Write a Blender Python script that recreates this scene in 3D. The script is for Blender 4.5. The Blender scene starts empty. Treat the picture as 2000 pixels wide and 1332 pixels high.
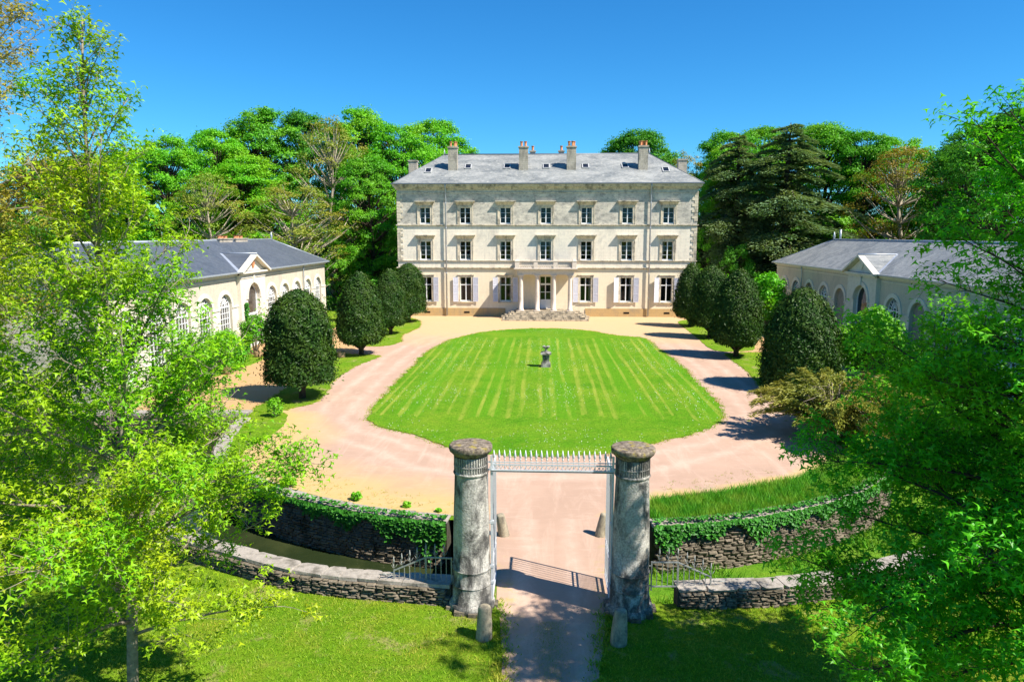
import bpy, math, random
import numpy as np
from mathutils import Vector, Matrix
from mathutils.geometry import delaunay_2d_cdt
R = math.radians
random.seed(7)
rng = np.random.default_rng(11)
scene = bpy.context.scene
col = scene.collection

# ------------------------------------------------------------------ camera
H, F = 8.8, 1389.0
PIT = math.atan(209 / F)
YAW = math.atan(62 * math.cos(PIT) / F)
cam = bpy.data.cameras.new('camera')
cam.sensor_width = 36.0
cam.lens = F / 2000 * 36
cam.clip_start, cam.clip_end = 0.2, 5000
cam_o = bpy.data.objects.new('camera', cam)
col.objects.link(cam_o)
cam_o.location = (0, 0, H)
cam_o.rotation_euler = (R(90) - PIT, 0, YAW)
scene.camera = cam_o

# ------------------------------------------------------------------ light
SUNV = Vector((0.76, -0.36, 1.0)).normalized()          # towards the sun
EL = math.asin(SUNV.z)
AZ = math.atan2(SUNV.x, SUNV.y)
w = bpy.data.worlds.new('World')
scene.world = w
w.use_nodes = True
nt = w.node_tree
bg = nt.nodes['Background']
sky = nt.nodes.new('ShaderNodeTexSky')
sky.sky_type = 'NISHITA'
sky.sun_disc = False
sky.sun_elevation = EL
sky.sun_rotation = AZ
sky.altitude = 300
sky.air_density = 1.0
sky.dust_density = 0.0
sky.ozone_density = 2.5
hs = nt.nodes.new('ShaderNodeHueSaturation')
hs.inputs['Saturation'].default_value = 1.25
hs.inputs['Hue'].default_value = 0.49
nt.links.new(sky.outputs[0], hs.inputs['Color'])
tint = nt.nodes.new('ShaderNodeMixRGB')
tint.blend_type = 'MULTIPLY'
tint.inputs[0].default_value = 1
tint.inputs[2].default_value = (.42, 1.05, 1.50, 1)
nt.links.new(hs.outputs[0], tint.inputs[1])
nt.links.new(tint.outputs[0], bg.inputs['Color'])
bg.inputs['Strength'].default_value = 0.058
sl = bpy.data.lights.new('sun', 'SUN')
sl.energy = 5.0
sl.angle = R(0.5)
sl.color = (1.0, 0.93, 0.82)
so = bpy.data.objects.new('sun', sl)
col.objects.link(so)
so.rotation_euler = SUNV.to_track_quat('Z', 'Y').to_euler()
so.location = (40, -30, 60)
vs = scene.view_settings
vs.view_transform = 'Standard'
vs.look = 'None'
vs.exposure = 0.98
vs.gamma = 1.0
scene.cycles.use_denoising = True
scene.cycles.max_bounces = 6
scene.cycles.diffuse_bounces = 3
scene.cycles.transmission_bounces = 4
scene.cycles.transparent_max_bounces = 4

# ------------------------------------------------------------------ materials
def s2l(c):
    return tuple(((v / 255) / 12.92 if v / 255 <= .04045 else ((v / 255 + .055) / 1.055) ** 2.4) for v in c)

class NT:
    def __init__(s, name):
        s.m = bpy.data.materials.new(name)
        s.m.use_nodes = True
        s.t = s.m.node_tree
        s.b = s.t.nodes['Principled BSDF']
        s.out = s.t.nodes['Material Output']
    def n(s, typ, **k):
        nd = s.t.nodes.new('ShaderNode' + typ)
        for a, v in k.items():
            setattr(nd, a, v)
        return nd
    def l(s, a, b):
        s.t.links.new(a, b)
    def coord(s, kind='Object', scale=(1, 1, 1)):
        tc = s.n('TexCoord')
        mp = s.n('Mapping')
        s.l(tc.outputs[kind], mp.inputs['Vector'])
        mp.inputs['Scale'].default_value = scale
        return mp.outputs[0]
    def pos(s, scale=(1, 1, 1)):
        g = s.n('NewGeometry')
        mp = s.n('Mapping')
        s.l(g.outputs['Position'], mp.inputs['Vector'])
        mp.inputs['Scale'].default_value = scale
        return mp.outputs[0]
    def noise(s, vec, scale, detail=4, rough=.6, dist=0):
        nd = s.n('TexNoise')
        s.l(vec, nd.inputs['Vector'])
        nd.inputs['Scale'].default_value = scale
        nd.inputs['Detail'].default_value = detail
        nd.inputs['Roughness'].default_value = rough
        nd.inputs['Distortion'].default_value = dist
        return nd.outputs[0]
    def ramp(s, fac, stops):
        nd = s.n('ValToRGB')
        e = nd.color_ramp.elements
        while len(e) < len(stops):
            e.new(.5)
        for q, (p, c) in zip(e, stops):
            q.position = p
            q.color = (*c, 1) if len(c) == 3 else c
        s.l(fac, nd.inputs[0])
        return nd.outputs[0]
    def mix(s, fac, a, b, mode='MIX'):
        nd = s.n('MixRGB', blend_type=mode)
        for i, v in enumerate((fac, a, b)):
            if isinstance(v, (int, float)):
                nd.inputs[i].default_value = v
            elif isinstance(v, tuple):
                nd.inputs[i].default_value = (*v, 1)
            else:
                s.l(v, nd.inputs[i])
        return nd.outputs[0]
    def math(s, op, a, b=0.0):
        nd = s.n('Math', operation=op)
        for i, v in enumerate((a, b)):
            if isinstance(v, (int, float)):
                nd.inputs[i].default_value = v
            else:
                s.l(v, nd.inputs[i])
        return nd.outputs[0]
    def base(s, c):
        if isinstance(c, tuple):
            s.b.inputs['Base Color'].default_value = (*c, 1)
        else:
            s.l(c, s.b.inputs['Base Color'])
    def rough(s, v, spec=.3):
        s.b.inputs['Roughness'].default_value = v
        s.b.inputs['Specular IOR Level'].default_value = spec
    def bump(s, h, strength=.4, dist=.02):
        nd = s.n('Bump')
        nd.inputs['Strength'].default_value = strength
        nd.inputs['Distance'].default_value = dist
        s.l(h, nd.inputs['Height'])
        s.l(nd.outputs[0], s.b.inputs['Normal'])

M = {}
def stone_mat(name, c1, c2, dirt, dscale=.5, damt=(.5, .72), joints=None, bump=.3, fine=9., jamt=.35, streak=None):
    m = NT(name)
    p = m.pos()
    n1 = m.noise(p, fine, 5, .65)
    c = m.mix(m.ramp(n1, [(.3, (0, 0, 0)), (.7, (1, 1, 1))]), c1, c2)
    n2 = m.noise(m.pos((1, 1, .6)), dscale, 6, .68, .4)
    c = m.mix(m.math('MULTIPLY', m.ramp(n2, [(damt[0], (0, 0, 0)), (damt[1], (1, 1, 1))]), .85), c, dirt)
    if streak:
        n3 = m.noise(m.pos((2.2, 2.2, .16)), 1.6, 5, .7)
        c = m.mix(m.math('MULTIPLY', m.ramp(n3, [(.52, (0, 0, 0)), (.75, (1, 1, 1))]), streak), c, dirt)
    n5 = m.noise(p, 3.2, 7, .8)
    c = m.mix(m.math('MULTIPLY', m.ramp(n5, [(.50, (0, 0, 0)), (.66, (1, 1, 1))]), .3 if joints else .5), c, dirt)
    h = n1
    if joints:
        g = m.n('TexCoord')
        sx = m.n('SeparateXYZ')
        m.l(g.outputs['Object'], sx.inputs[0])
        cx = m.n('CombineXYZ')
        m.l(m.math('ADD', sx.outputs[0], sx.outputs[1]), cx.inputs[0])
        m.l(sx.outputs[2], cx.inputs[1])
        br = m.n('TexBrick')
        m.l(cx.outputs[0], br.inputs['Vector'])
        br.inputs['Scale'].default_value = 1
        br.inputs['Brick Width'].default_value = joints[0]
        br.inputs['Row Height'].default_value = joints[1]
        br.inputs['Mortar Size'].default_value = .012
        br.inputs['Mortar Smooth'].default_value = .4
        br.inputs['Color1'].default_value = (1, 1, 1, 1)
        br.inputs['Color2'].default_value = (.9, .9, .9, 1)
        br.inputs['Mortar'].default_value = (.55, .55, .55, 1)
        c = m.mix(jamt, c, br.outputs[0], 'MULTIPLY')
        h = m.math('SUBTRACT', n1, m.math('MULTIPLY', br.outputs['Fac'], .8))
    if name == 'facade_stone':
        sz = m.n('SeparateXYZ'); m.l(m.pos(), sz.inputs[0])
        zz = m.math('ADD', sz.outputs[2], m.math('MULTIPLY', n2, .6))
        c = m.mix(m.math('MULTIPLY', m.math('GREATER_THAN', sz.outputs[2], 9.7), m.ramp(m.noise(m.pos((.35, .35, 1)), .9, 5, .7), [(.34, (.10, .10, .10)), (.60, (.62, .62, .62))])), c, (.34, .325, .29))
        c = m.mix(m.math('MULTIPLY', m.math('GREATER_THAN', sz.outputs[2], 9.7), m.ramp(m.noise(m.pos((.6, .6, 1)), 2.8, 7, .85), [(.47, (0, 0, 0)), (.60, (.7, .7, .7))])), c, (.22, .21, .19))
        c = m.mix(m.math('MULTIPLY', m.math('LESS_THAN', sz.outputs[2], 5.2), .45), c, (.82, .68, .44))
    m.base(c)
    m.rough(.9, .15)
    m.bump(h, bump, .03)
    return m.m

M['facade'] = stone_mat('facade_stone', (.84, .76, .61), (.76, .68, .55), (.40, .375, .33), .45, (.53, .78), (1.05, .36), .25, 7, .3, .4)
M['trim'] = stone_mat('trim_stone', (.74, .64, .48), (.60, .52, .39), (.17, .155, .13), 1.6, (.47, .66), None, .25, 10)
M['plinth'] = stone_mat('plinth_stone', (.58, .40, .18), (.46, .32, .15), (.30, .25, .18), .8, (.5, .75), (.9, .42), .3, 9)
M['portico'] = stone_mat('portico_stone', (.72, .62, .52), (.62, .54, .46), (.34, .31, .28), 1.2, (.56, .8), None, .2, 10)
M['steps'] = stone_mat('step_stone', (.55, .46, .33), (.40, .34, .25), (.10, .09, .07), 2.2, (.45, .6), None, .5, 12)
M['wing'] = stone_mat('wing_render', (.60, .53, .42), (.50, .44, .35), (.36, .33, .28), .5, (.5, .75), None, .5, 14, .3, .3)
M['wing_band'] = stone_mat('wing_dressed_stone', (.72, .66, .56), (.64, .58, .49), (.42, .39, .33), .8, (.55, .8), None, .2, 10)
M['column'] = stone_mat('weathered_column_stone', (.62, .59, .53), (.26, .25, .225), (.030, .029, .028), 1.7, (.44, .58), None, .8, 24, .3, .75)
M['wallstone'] = stone_mat('rubble_stone', (.27, .225, .165), (.15, .125, .095), (.05, .045, .03), 2.5, (.44, .64), None, .6, 20)
M['coping'] = stone_mat('coping_stone', (.40, .36, .31), (.28, .25, .215), (.10, .09, .07), 2.6, (.5, .68), None, .5, 18)
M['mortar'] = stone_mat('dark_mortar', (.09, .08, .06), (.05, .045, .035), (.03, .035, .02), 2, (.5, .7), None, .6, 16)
M['brick'] = stone_mat('terracotta', (.62, .27, .13), (.50, .20, .09), (.25, .12, .07), 4, (.5, .7), None, .3, 14)
M['chimney'] = stone_mat('chimney_stone', (.50, .44, .36), (.38, .34, .28), (.15, .14, .12), 1.3, (.45, .68), (.5, .22), .3, 12, .6)
M['bollard'] = stone_mat('bollard_stone', (.42, .36, .25), (.29, .25, .18), (.10, .09, .07), 4, (.48, .66), None, .5, 22)
M['log'] = stone_mat('sawn_log', (.40, .26, .14), (.28, .18, .10), (.15, .11, .08), 4, (.5, .7), None, .5, 30)

def lichen_mat():
    m = NT('lichen_capstone')
    p = m.pos()
    c = m.mix(m.ramp(m.noise(p, 9, 6, .7), [(.38, (0, 0, 0)), (.62, (1, 1, 1))]), (.30, .25, .19), (.07, .055, .045))
    c = m.mix(m.ramp(m.noise(p, 6, 4, .6), [(.55, (0, 0, 0)), (.68, (1, 1, 1))]), c, (.30, .24, .06))
    m.base(c); m.rough(.95, .1); m.bump(m.noise(p, 25, 5, .7), .7, .03)
    return m.m
M['cap'] = lichen_mat()

def slate_mat(name, c1, c2, c3):
    m = NT(name)
    g = m.n('TexCoord')
    sx = m.n('SeparateXYZ'); m.l(g.outputs['Object'], sx.inputs[0])
    cx = m.n('CombineXYZ'); m.l(m.math('ADD', sx.outputs[0], m.math('MULTIPLY', sx.outputs[1], .01)), cx.inputs[0]); m.l(sx.outputs[2], cx.inputs[1])
    br = m.n('TexBrick'); m.l(cx.outputs[0], br.inputs['Vector'])
    br.inputs['Scale'].default_value = 1
    br.inputs['Brick Width'].default_value = .24
    br.inputs['Row Height'].default_value = .075
    br.inputs['Mortar Size'].default_value = .006
    br.inputs['Color1'].default_value = (.75, .75, .75, 1); br.inputs['Color2'].default_value = (1.1, 1.1, 1.1, 1); br.inputs['Mortar'].default_value = (.5, .5, .5, 1)
    p = m.pos()
    c = m.mix(m.ramp(m.noise(m.pos((.55, 1, 1.2)), .6, 7, .75, .6), [(.36, (0, 0, 0)), (.62, (1, 1, 1))]), c1, c2)
    c = m.mix(m.ramp(m.noise(p, 2.6, 5, .75), [(.55, (0, 0, 0)), (.75, (1, 1, 1))]), c, c3)
    c = m.mix(.7, c, br.outputs[0], 'MULTIPLY')
    m.base(c); m.rough(.55, .45)
    m.bump(m.math('ADD', m.noise(p, 14, 4, .6), m.math('MULTIPLY', br.outputs['Fac'], -.7)), .45, .02)
    return m.m
M['slate'] = slate_mat('old_slate', (.15, .165, .17), (.33, .335, .32), (.48, .465, .41))
M['slate_dark'] = slate_mat('blue_slate', (.065, .08, .105), (.095, .11, .135), (.15, .16, .17))

def plain(name, c, rough=.6, spec=.3, metal=0, var=.15, sc=6):
    m = NT(name)
    p = m.pos()
    n = m.noise(p, sc, 4, .65)
    d = tuple(v * (1 - var * 2) for v in c)
    m.base(m.mix(m.ramp(n, [(.35, (0, 0, 0)), (.75, (1, 1, 1))]), c, d))
    m.rough(rough, spec)
    m.b.inputs['Metallic'].default_value = metal
    return m.m
M['white'] = plain('white_paint', (.80, .80, .80), .5, .4, 0, .05)
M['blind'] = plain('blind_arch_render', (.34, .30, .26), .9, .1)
M['shutter'] = plain('lilac_grey_shutter_paint', (.68, .67, .73), .6, .3, 0, .06)
M['iron'] = plain('pale_painted_iron', (.62, .64, .67), .5, .5, .2, .12, 18)
M['rusty'] = plain('weathered_grey_iron', (.36, .37, .35), .6, .4, .3, .25, 25)
M['zinc'] = plain('zinc', (.42, .46, .52), .45, .5, .4, .1, 3)
M['zincpale'] = plain('pale_zinc', (.55, .55, .54), .5, .4, .2, .1, 3)
M['darkzinc'] = plain('dark_zinc', (.16, .18, .21), .5, .4, .4, .1, 3)
M['black'] = plain('dark_recess', (.015, .015, .015), .9, .1)
M['bark'] = plain('bark', (.30, .25, .19), .9, .1, 0, .32, 9)
M['bark_pale'] = plain('pale_bark', (.42, .36, .27), .9, .1, 0, .25, 3)
M['bark_dark'] = plain('dark_bark', (.085, .065, .05), .95, .1, 0, .3, 8)

def glass_mat(name, c, rough=.06):
    m = NT(name)
    p = m.pos()
    m.base(m.mix(m.ramp(m.noise(p, .9, 3), [(.4, (0, 0, 0)), (.7, (1, 1, 1))]), c, tuple(v * 2.2 for v in c)))
    m.rough(rough, .4)
    m.bump(m.noise(p, 2.2, 2), .05, .02)
    return m.m
M['glass'] = glass_mat('window_glass', (.012, .014, .02))
def clear_glass():
    m = NT('clear_window_glass')
    t = m.n('BsdfTransparent'); t.inputs[0].default_value = (.72, .76, .78, 1)
    g = m.n('BsdfGlossy'); g.inputs['Roughness'].default_value = .03
    f = m.n('Fresnel'); f.inputs[0].default_value = 1.5
    bp_ = m.n('Bump'); bp_.inputs['Strength'].default_value = .06; bp_.inputs['Distance'].default_value = .02
    m.l(m.noise(m.pos(), 2.5, 2), bp_.inputs['Height']); m.l(bp_.outputs[0], g.inputs['Normal'])
    mx = m.n('MixShader'); m.l(f.outputs[0], mx.inputs[0]); m.l(t.outputs[0], mx.inputs[1]); m.l(g.outputs[0], mx.inputs[2])
    m.l(mx.outputs[0], m.out.inputs[0]); m.t.nodes.remove(m.b)
    return m.m
M['clear'] = clear_glass()
M['curtain'] = plain('pale_curtain', (.55, .50, .42), .9, .1, 0, .2, 3)
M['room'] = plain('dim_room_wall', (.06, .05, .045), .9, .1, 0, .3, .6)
M['glass_brown'] = glass_mat('orangery_glass', (.05, .042, .035), .04)

def leaf_mat(name, c1, c2, c3=None, trans=.35, var=.35, big=.25):
    m = NT(name)
    g = m.n('NewGeometry')
    rp = g.outputs['Random Per Island']
    c = m.mix(rp, c1, c2)
    n = m.noise(m.pos(), big, 3, .6)
    if c3:
        c = m.mix(m.ramp(n, [(.42, (0, 0, 0)), (.66, (1, 1, 1))]), c, c3)
    hv = m.n('HueSaturation')
    m.l(c, hv.inputs['Color'])
    m.l(m.math('ADD', m.math('MULTIPLY', rp, var), 1 - var / 2), hv.inputs['Value'])
    d = m.n('BsdfDiffuse'); t = m.n('BsdfTranslucent'); gl = m.n('BsdfGlossy')
    m.l(hv.outputs[0], d.inputs[0])
    tc = m.mix(1.0, hv.outputs[0], (1.15, 1.1, .45), 'MULTIPLY')
    m.l(tc, t.inputs[0])
    gl.inputs['Roughness'].default_value = .45
    gl.inputs[0].default_value = (.9, .95, .9, 1)
    mx = m.n('MixShader'); mx.inputs[0].default_value = trans
    m.l(d.outputs[0], mx.inputs[1]); m.l(t.outputs[0], mx.inputs[2])
    mx2 = m.n('MixShader'); mx2.inputs[0].default_value = .018
    m.l(mx.outputs[0], mx2.inputs[1]); m.l(gl.outputs[0], mx2.inputs[2])
    m.l(mx2.outputs[0], m.out.inputs[0])
    m.t.nodes.remove(m.b)
    return m.m
M['lf_lime'] = leaf_mat('lime_leaves', (.12, .40, .005), (.25, .48, .008), (.36, .45, .012), .36, .5)
M['lf_green'] = leaf_mat('fresh_green_leaves', (.055, .40, .008), (.12, .50, .012), (.20, .52, .015), .40, .5)
M['lf_yellow'] = leaf_mat('yellowish_leaves', (.30, .30, .03), (.38, .31, .05), (.20, .32, .02), .35)
M['lf_mid'] = leaf_mat('mid_green_leaves', (.06, .28, .008), (.11, .38, .012), (.17, .41, .015), .34)
M['lf_bright'] = leaf_mat('bright_green_leaves', (.08, .39, .007), (.15, .48, .012), (.23, .49, .015), .36)
M['lf_deep'] = leaf_mat('deep_green_leaves', (.035, .20, .010), (.07, .28, .014), (.10, .31, .016), .38)
M['lf_tan'] = leaf_mat('olive_tan_leaves', (.26, .29, .035), (.34, .31, .05), (.17, .32, .025), .35)
M['lf_brown'] = leaf_mat('bronze_leaves', (.24, .18, .022), (.30, .21, .028), (.16, .25, .02), .35)
M['lf_cedar'] = leaf_mat('cedar_needles', (.11, .21, .095), (.17, .28, .13), (.22, .30, .13), .28)
M['lf_yew'] = leaf_mat('yew_needles', (.014, .050, .006), (.030, .080, .008), (.05, .095, .009), .1, .45, .9)
M['lf_gold'] = leaf_mat('golden_juniper_needles', (.28, .27, .045), (.38, .34, .06), (.19, .24, .035), .25)
M['lf_ivy'] = leaf_mat('ivy_leaves', (.03, .16, .018), (.06, .24, .02), None, .15)
M['lf_lilac'] = leaf_mat('lilac_flowers', (.42, .20, .42), (.50, .28, .50), None, .2)
M['blade'] = leaf_mat('grass_blades', (.16, .36, .010), (.27, .40, .02), (.40, .39, .045), .3, .4, .7)
M['blade_tall'] = leaf_mat('tall_grass_blades', (.05, .27, .015), (.12, .36, .02), (.20, .36, .03), .3, .4, 1.2)
M['blade_dry'] = leaf_mat('dry_grass_blades', (.34, .36, .05), (.44, .38, .10), (.22, .34, .03), .3, .4, .9)
M['daisy'] = plain('daisy_white', (.8, .8, .75), .8, .1, 0, .02)

def ground_mat(name, cols, dry, s1=.35, stripes=False):
    m = NT(name)
    p = m.pos()
    n1 = m.noise(p, s1, 6, .7, .3)
    c = m.ramp(n1, [(.34, cols[0]), (.5, cols[1]), (.66, cols[2])])
    n2 = m.noise(p, 1.7, 6, .75, .2)
    c = m.mix(m.math('MULTIPLY', m.ramp(n2, [(.53, (0, 0, 0)), (.72, (1, 1, 1))]), .7), c, dry)
    n3 = m.noise(p, 28, 4, .7)
    c = m.mix(m.math('MULTIPLY', m.ramp(n3, [(.38, (1, 1, 1)), (.6, (0, 0, 0))]), .55), c, tuple(v * .45 for v in cols[0]))
    n6 = m.noise(p, 7, 6, .8)
    c = m.mix(m.math('MULTIPLY', m.ramp(n6, [(.42, (1, 1, 1)), (.58, (0, 0, 0))]), .5), c, tuple(v * .5 for v in cols[0]))
    c = m.mix(m.math('MULTIPLY', m.ramp(m.noise(p, 4.3, 6, .8), [(.55, (0, 0, 0)), (.70, (1, 1, 1))]), .45), c, dry)
    if stripes:
        sx = m.n('SeparateXYZ'); m.l(m.pos(), sx.inputs[0])
        wob = m.math('MULTIPLY', m.math('SUBTRACT', m.noise(m.pos((.3, .06, 1)), 1, 2), .5), .5)
        xx = m.math('ADD', sx.outputs[0], wob)
        # thin dry lines every metre or so, broad alternating mower passes
        f = m.math('ABSOLUTE', m.math('SINE', m.math('ADD', m.math('MULTIPLY', xx, 4.2), m.math('MULTIPLY', m.noise(m.pos((.8, .015, 1)), 1, 2), 5))))
        patch = m.ramp(m.noise(m.pos((.55, .10, 1)), 1, 5, .8), [(.40, (.05, .05, .05)), (.64, (1, 1, 1))])
        inner = m.math('MULTIPLY', m.math('GREATER_THAN', m.math('ADD', sx.outputs[1], m.math('MULTIPLY', m.noise(m.pos((1.1, .1, 1)), 1, 3), 4)), 35.5), m.math('LESS_THAN', sx.outputs[1], 60))
        line = m.math('MULTIPLY', m.math('MULTIPLY', m.ramp(f, [(.80, (0, 0, 0)), (.98, (1, 1, 1))]), patch), inner)
        broad = m.math('MULTIPLY', m.ramp(m.math('SINE', m.math('MULTIPLY', xx, 1.65)), [(.3, (0, 0, 0)), (.6, (1, 1, 1))]), .45)
        c = m.mix(m.math('MULTIPLY', broad, inner), c, cols[0])
        c = m.mix(m.math('MULTIPLY', line, .68), c, (.36, .37, .06))
    if name == 'meadow_grass':
        c = m.mix(m.math('MULTIPLY', m.ramp(m.noise(p, .8, 6, .75, .4), [(.56, (0, 0, 0)), (.66, (1, 1, 1))]), .6), c, (.40, .31, .15))
    m.base(c); m.rough(.95, .08)
    m.bump(m.math('ADD', n3, m.noise(p, 9, 3)), .9, .06)
    return m.m
M['grass'] = ground_mat('meadow_grass', [(.12, .28, .008), (.19, .33, .014), (.27, .35, .025)], (.38, .34, .07))
M['lawn'] = ground_mat('mown_lawn', [(.085, .27, .006), (.15, .33, .012), (.22, .36, .02)], (.30, .36, .04), .3, True)
M['moatgrass'] = ground_mat('moat_weed', [(.09, .25, .012), (.15, .33, .02), (.22, .36, .025)], (.22, .26, .05), .6)

def gravel_mat():
    m = NT('pink_gravel')
    p = m.pos()
    at = m.n('Attribute'); at.attribute_name = 'edge'
    e = at.outputs['Fac']
    n1 = m.noise(p, .35, 5, .7, .5)
    c = m.mix(m.ramp(n1, [(.35, (0, 0, 0)), (.65, (1, 1, 1))]), (.45, .305, .225), (.385, .26, .19))
    # worn wheel tracks run with the drive
    trk = m.noise(m.pos((1.2, .22, 1)), 1.1, 5, .75, .8)
    c = m.mix(m.math('MULTIPLY', m.ramp(trk, [(.50, (0, 0, 0)), (.68, (1, 1, 1))]), .6), c, (.54, .39, .30))
    at2 = m.n('Attribute'); at2.attribute_name = 'ring'
    rg = m.math('ADD', at2.outputs['Fac'], m.math('MULTIPLY', m.math('SUBTRACT', m.noise(p, .5, 3), .5), .7))
    wt = lambda d_, w_: m.ramp(m.math('ABSOLUTE', m.math('SUBTRACT', rg, d_)), [(0, (1, 1, 1)), (w_, (0, 0, 0))])
    rut = m.math('MULTIPLY', m.math('ADD', m.math('ADD', wt(1.1, .42), wt(2.5, .45)), wt(9.62, .34)), m.ramp(m.noise(p, 1.3, 5, .75), [(.32, (.15, .15, .15)), (.6, (1, 1, 1))]))
    c = m.mix(m.math('MULTIPLY', rut, .42), c, (.62, .475, .38))
    sp_ = m.n('SeparateXYZ'); m.l(p, sp_.inputs[0])
    zone = m.math('MULTIPLY', m.ramp(m.math('MULTIPLY', sp_.outputs[0], -.1), [(.15, (0, 0, 0)), (.35, (1, 1, 1))]), m.ramp(m.math('DIVIDE', sp_.outputs[1], 100), [(.30, (1, 1, 1)), (.36, (0, 0, 0))]))
    wd = m.math('ADD', .5, m.math('MULTIPLY', zone, 2.0))
    sand = m.ramp(m.math('DIVIDE', m.math('ADD', e, m.math('MULTIPLY', m.math('SUBTRACT', n1, .5), 2.6)), m.math('MULTIPLY', wd, 1.6)), [(.25, (1, 1, 1)), (.9, (0, 0, 0))])
    c = m.mix(m.math('MULTIPLY', sand, m.math('GREATER_THAN', sp_.outputs[1], 21.4)), c, (.50, .345, .145))
    sy = m.n('SeparateXYZ'); m.l(p, sy.inputs[0])
    far = m.ramp(m.math('DIVIDE', m.math('ADD', sy.outputs[1], m.math('MULTIPLY', n1, 14)), 100), [(.62, (0, 0, 0)), (.70, (1, 1, 1))])
    c = m.mix(far, c, (.52, .36, .195))
    side = m.ramp(m.math('DIVIDE', m.math('ABSOLUTE', sy.outputs[0]), 20), [(.70, (0, 0, 0)), (.74, (1, 1, 1))])
    c = m.mix(side, c, (.46, .29, .13))
    # sparse tufts near the edge
    n4 = m.noise(p, 3.2, 6, .78)
    near = m.ramp(m.math('ADD', e, m.math('MULTIPLY', n1, .8)), [(.45, (1, 1, 1)), (.95, (0, 0, 0))])
    c = m.mix(m.math('MULTIPLY', m.math('MULTIPLY', near, m.ramp(n4, [(.5, (0, 0, 0)), (.62, (1, 1, 1))])), .75), c, (.36, .33, .07))
    c = m.mix(m.math('MULTIPLY', m.ramp(m.noise(p, 6, 7, .82), [(.52, (0, 0, 0)), (.68, (1, 1, 1))]), .4), c, (.36, .26, .20))
    c = m.mix(m.math('MULTIPLY', m.ramp(m.noise(m.pos((.5, 2.4, 1)), 1.6, 6, .75, 1.2), [(.54, (0, 0, 0)), (.66, (1, 1, 1))]), .3), c, (.56, .42, .33))
    n3 = m.noise(p, 60, 3, .7)
    c = m.mix(m.math('MULTIPLY', m.ramp(n3, [(.3, (1, 1, 1)), (.55, (0, 0, 0))]), .28), c, (.34, .24, .18))
    m.base(c); m.rough(.95, .1); m.bump(n3, .5, .02)
    return m.m
M['gravel'] = gravel_mat()

def water_mat():
    m = NT('moat_water')
    p = m.pos()
    m.base(m.mix(m.ramp(m.noise(p, .6, 4), [(.4, (0, 0, 0)), (.7, (1, 1, 1))]), (.018, .028, .010), (.04, .05, .018)))
    m.rough(.06, .5)
    m.bump(m.noise(m.pos((1, 2.5, 1)), 2.2, 3), .12, .05)
    return m.m
M['water'] = water_mat()

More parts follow.
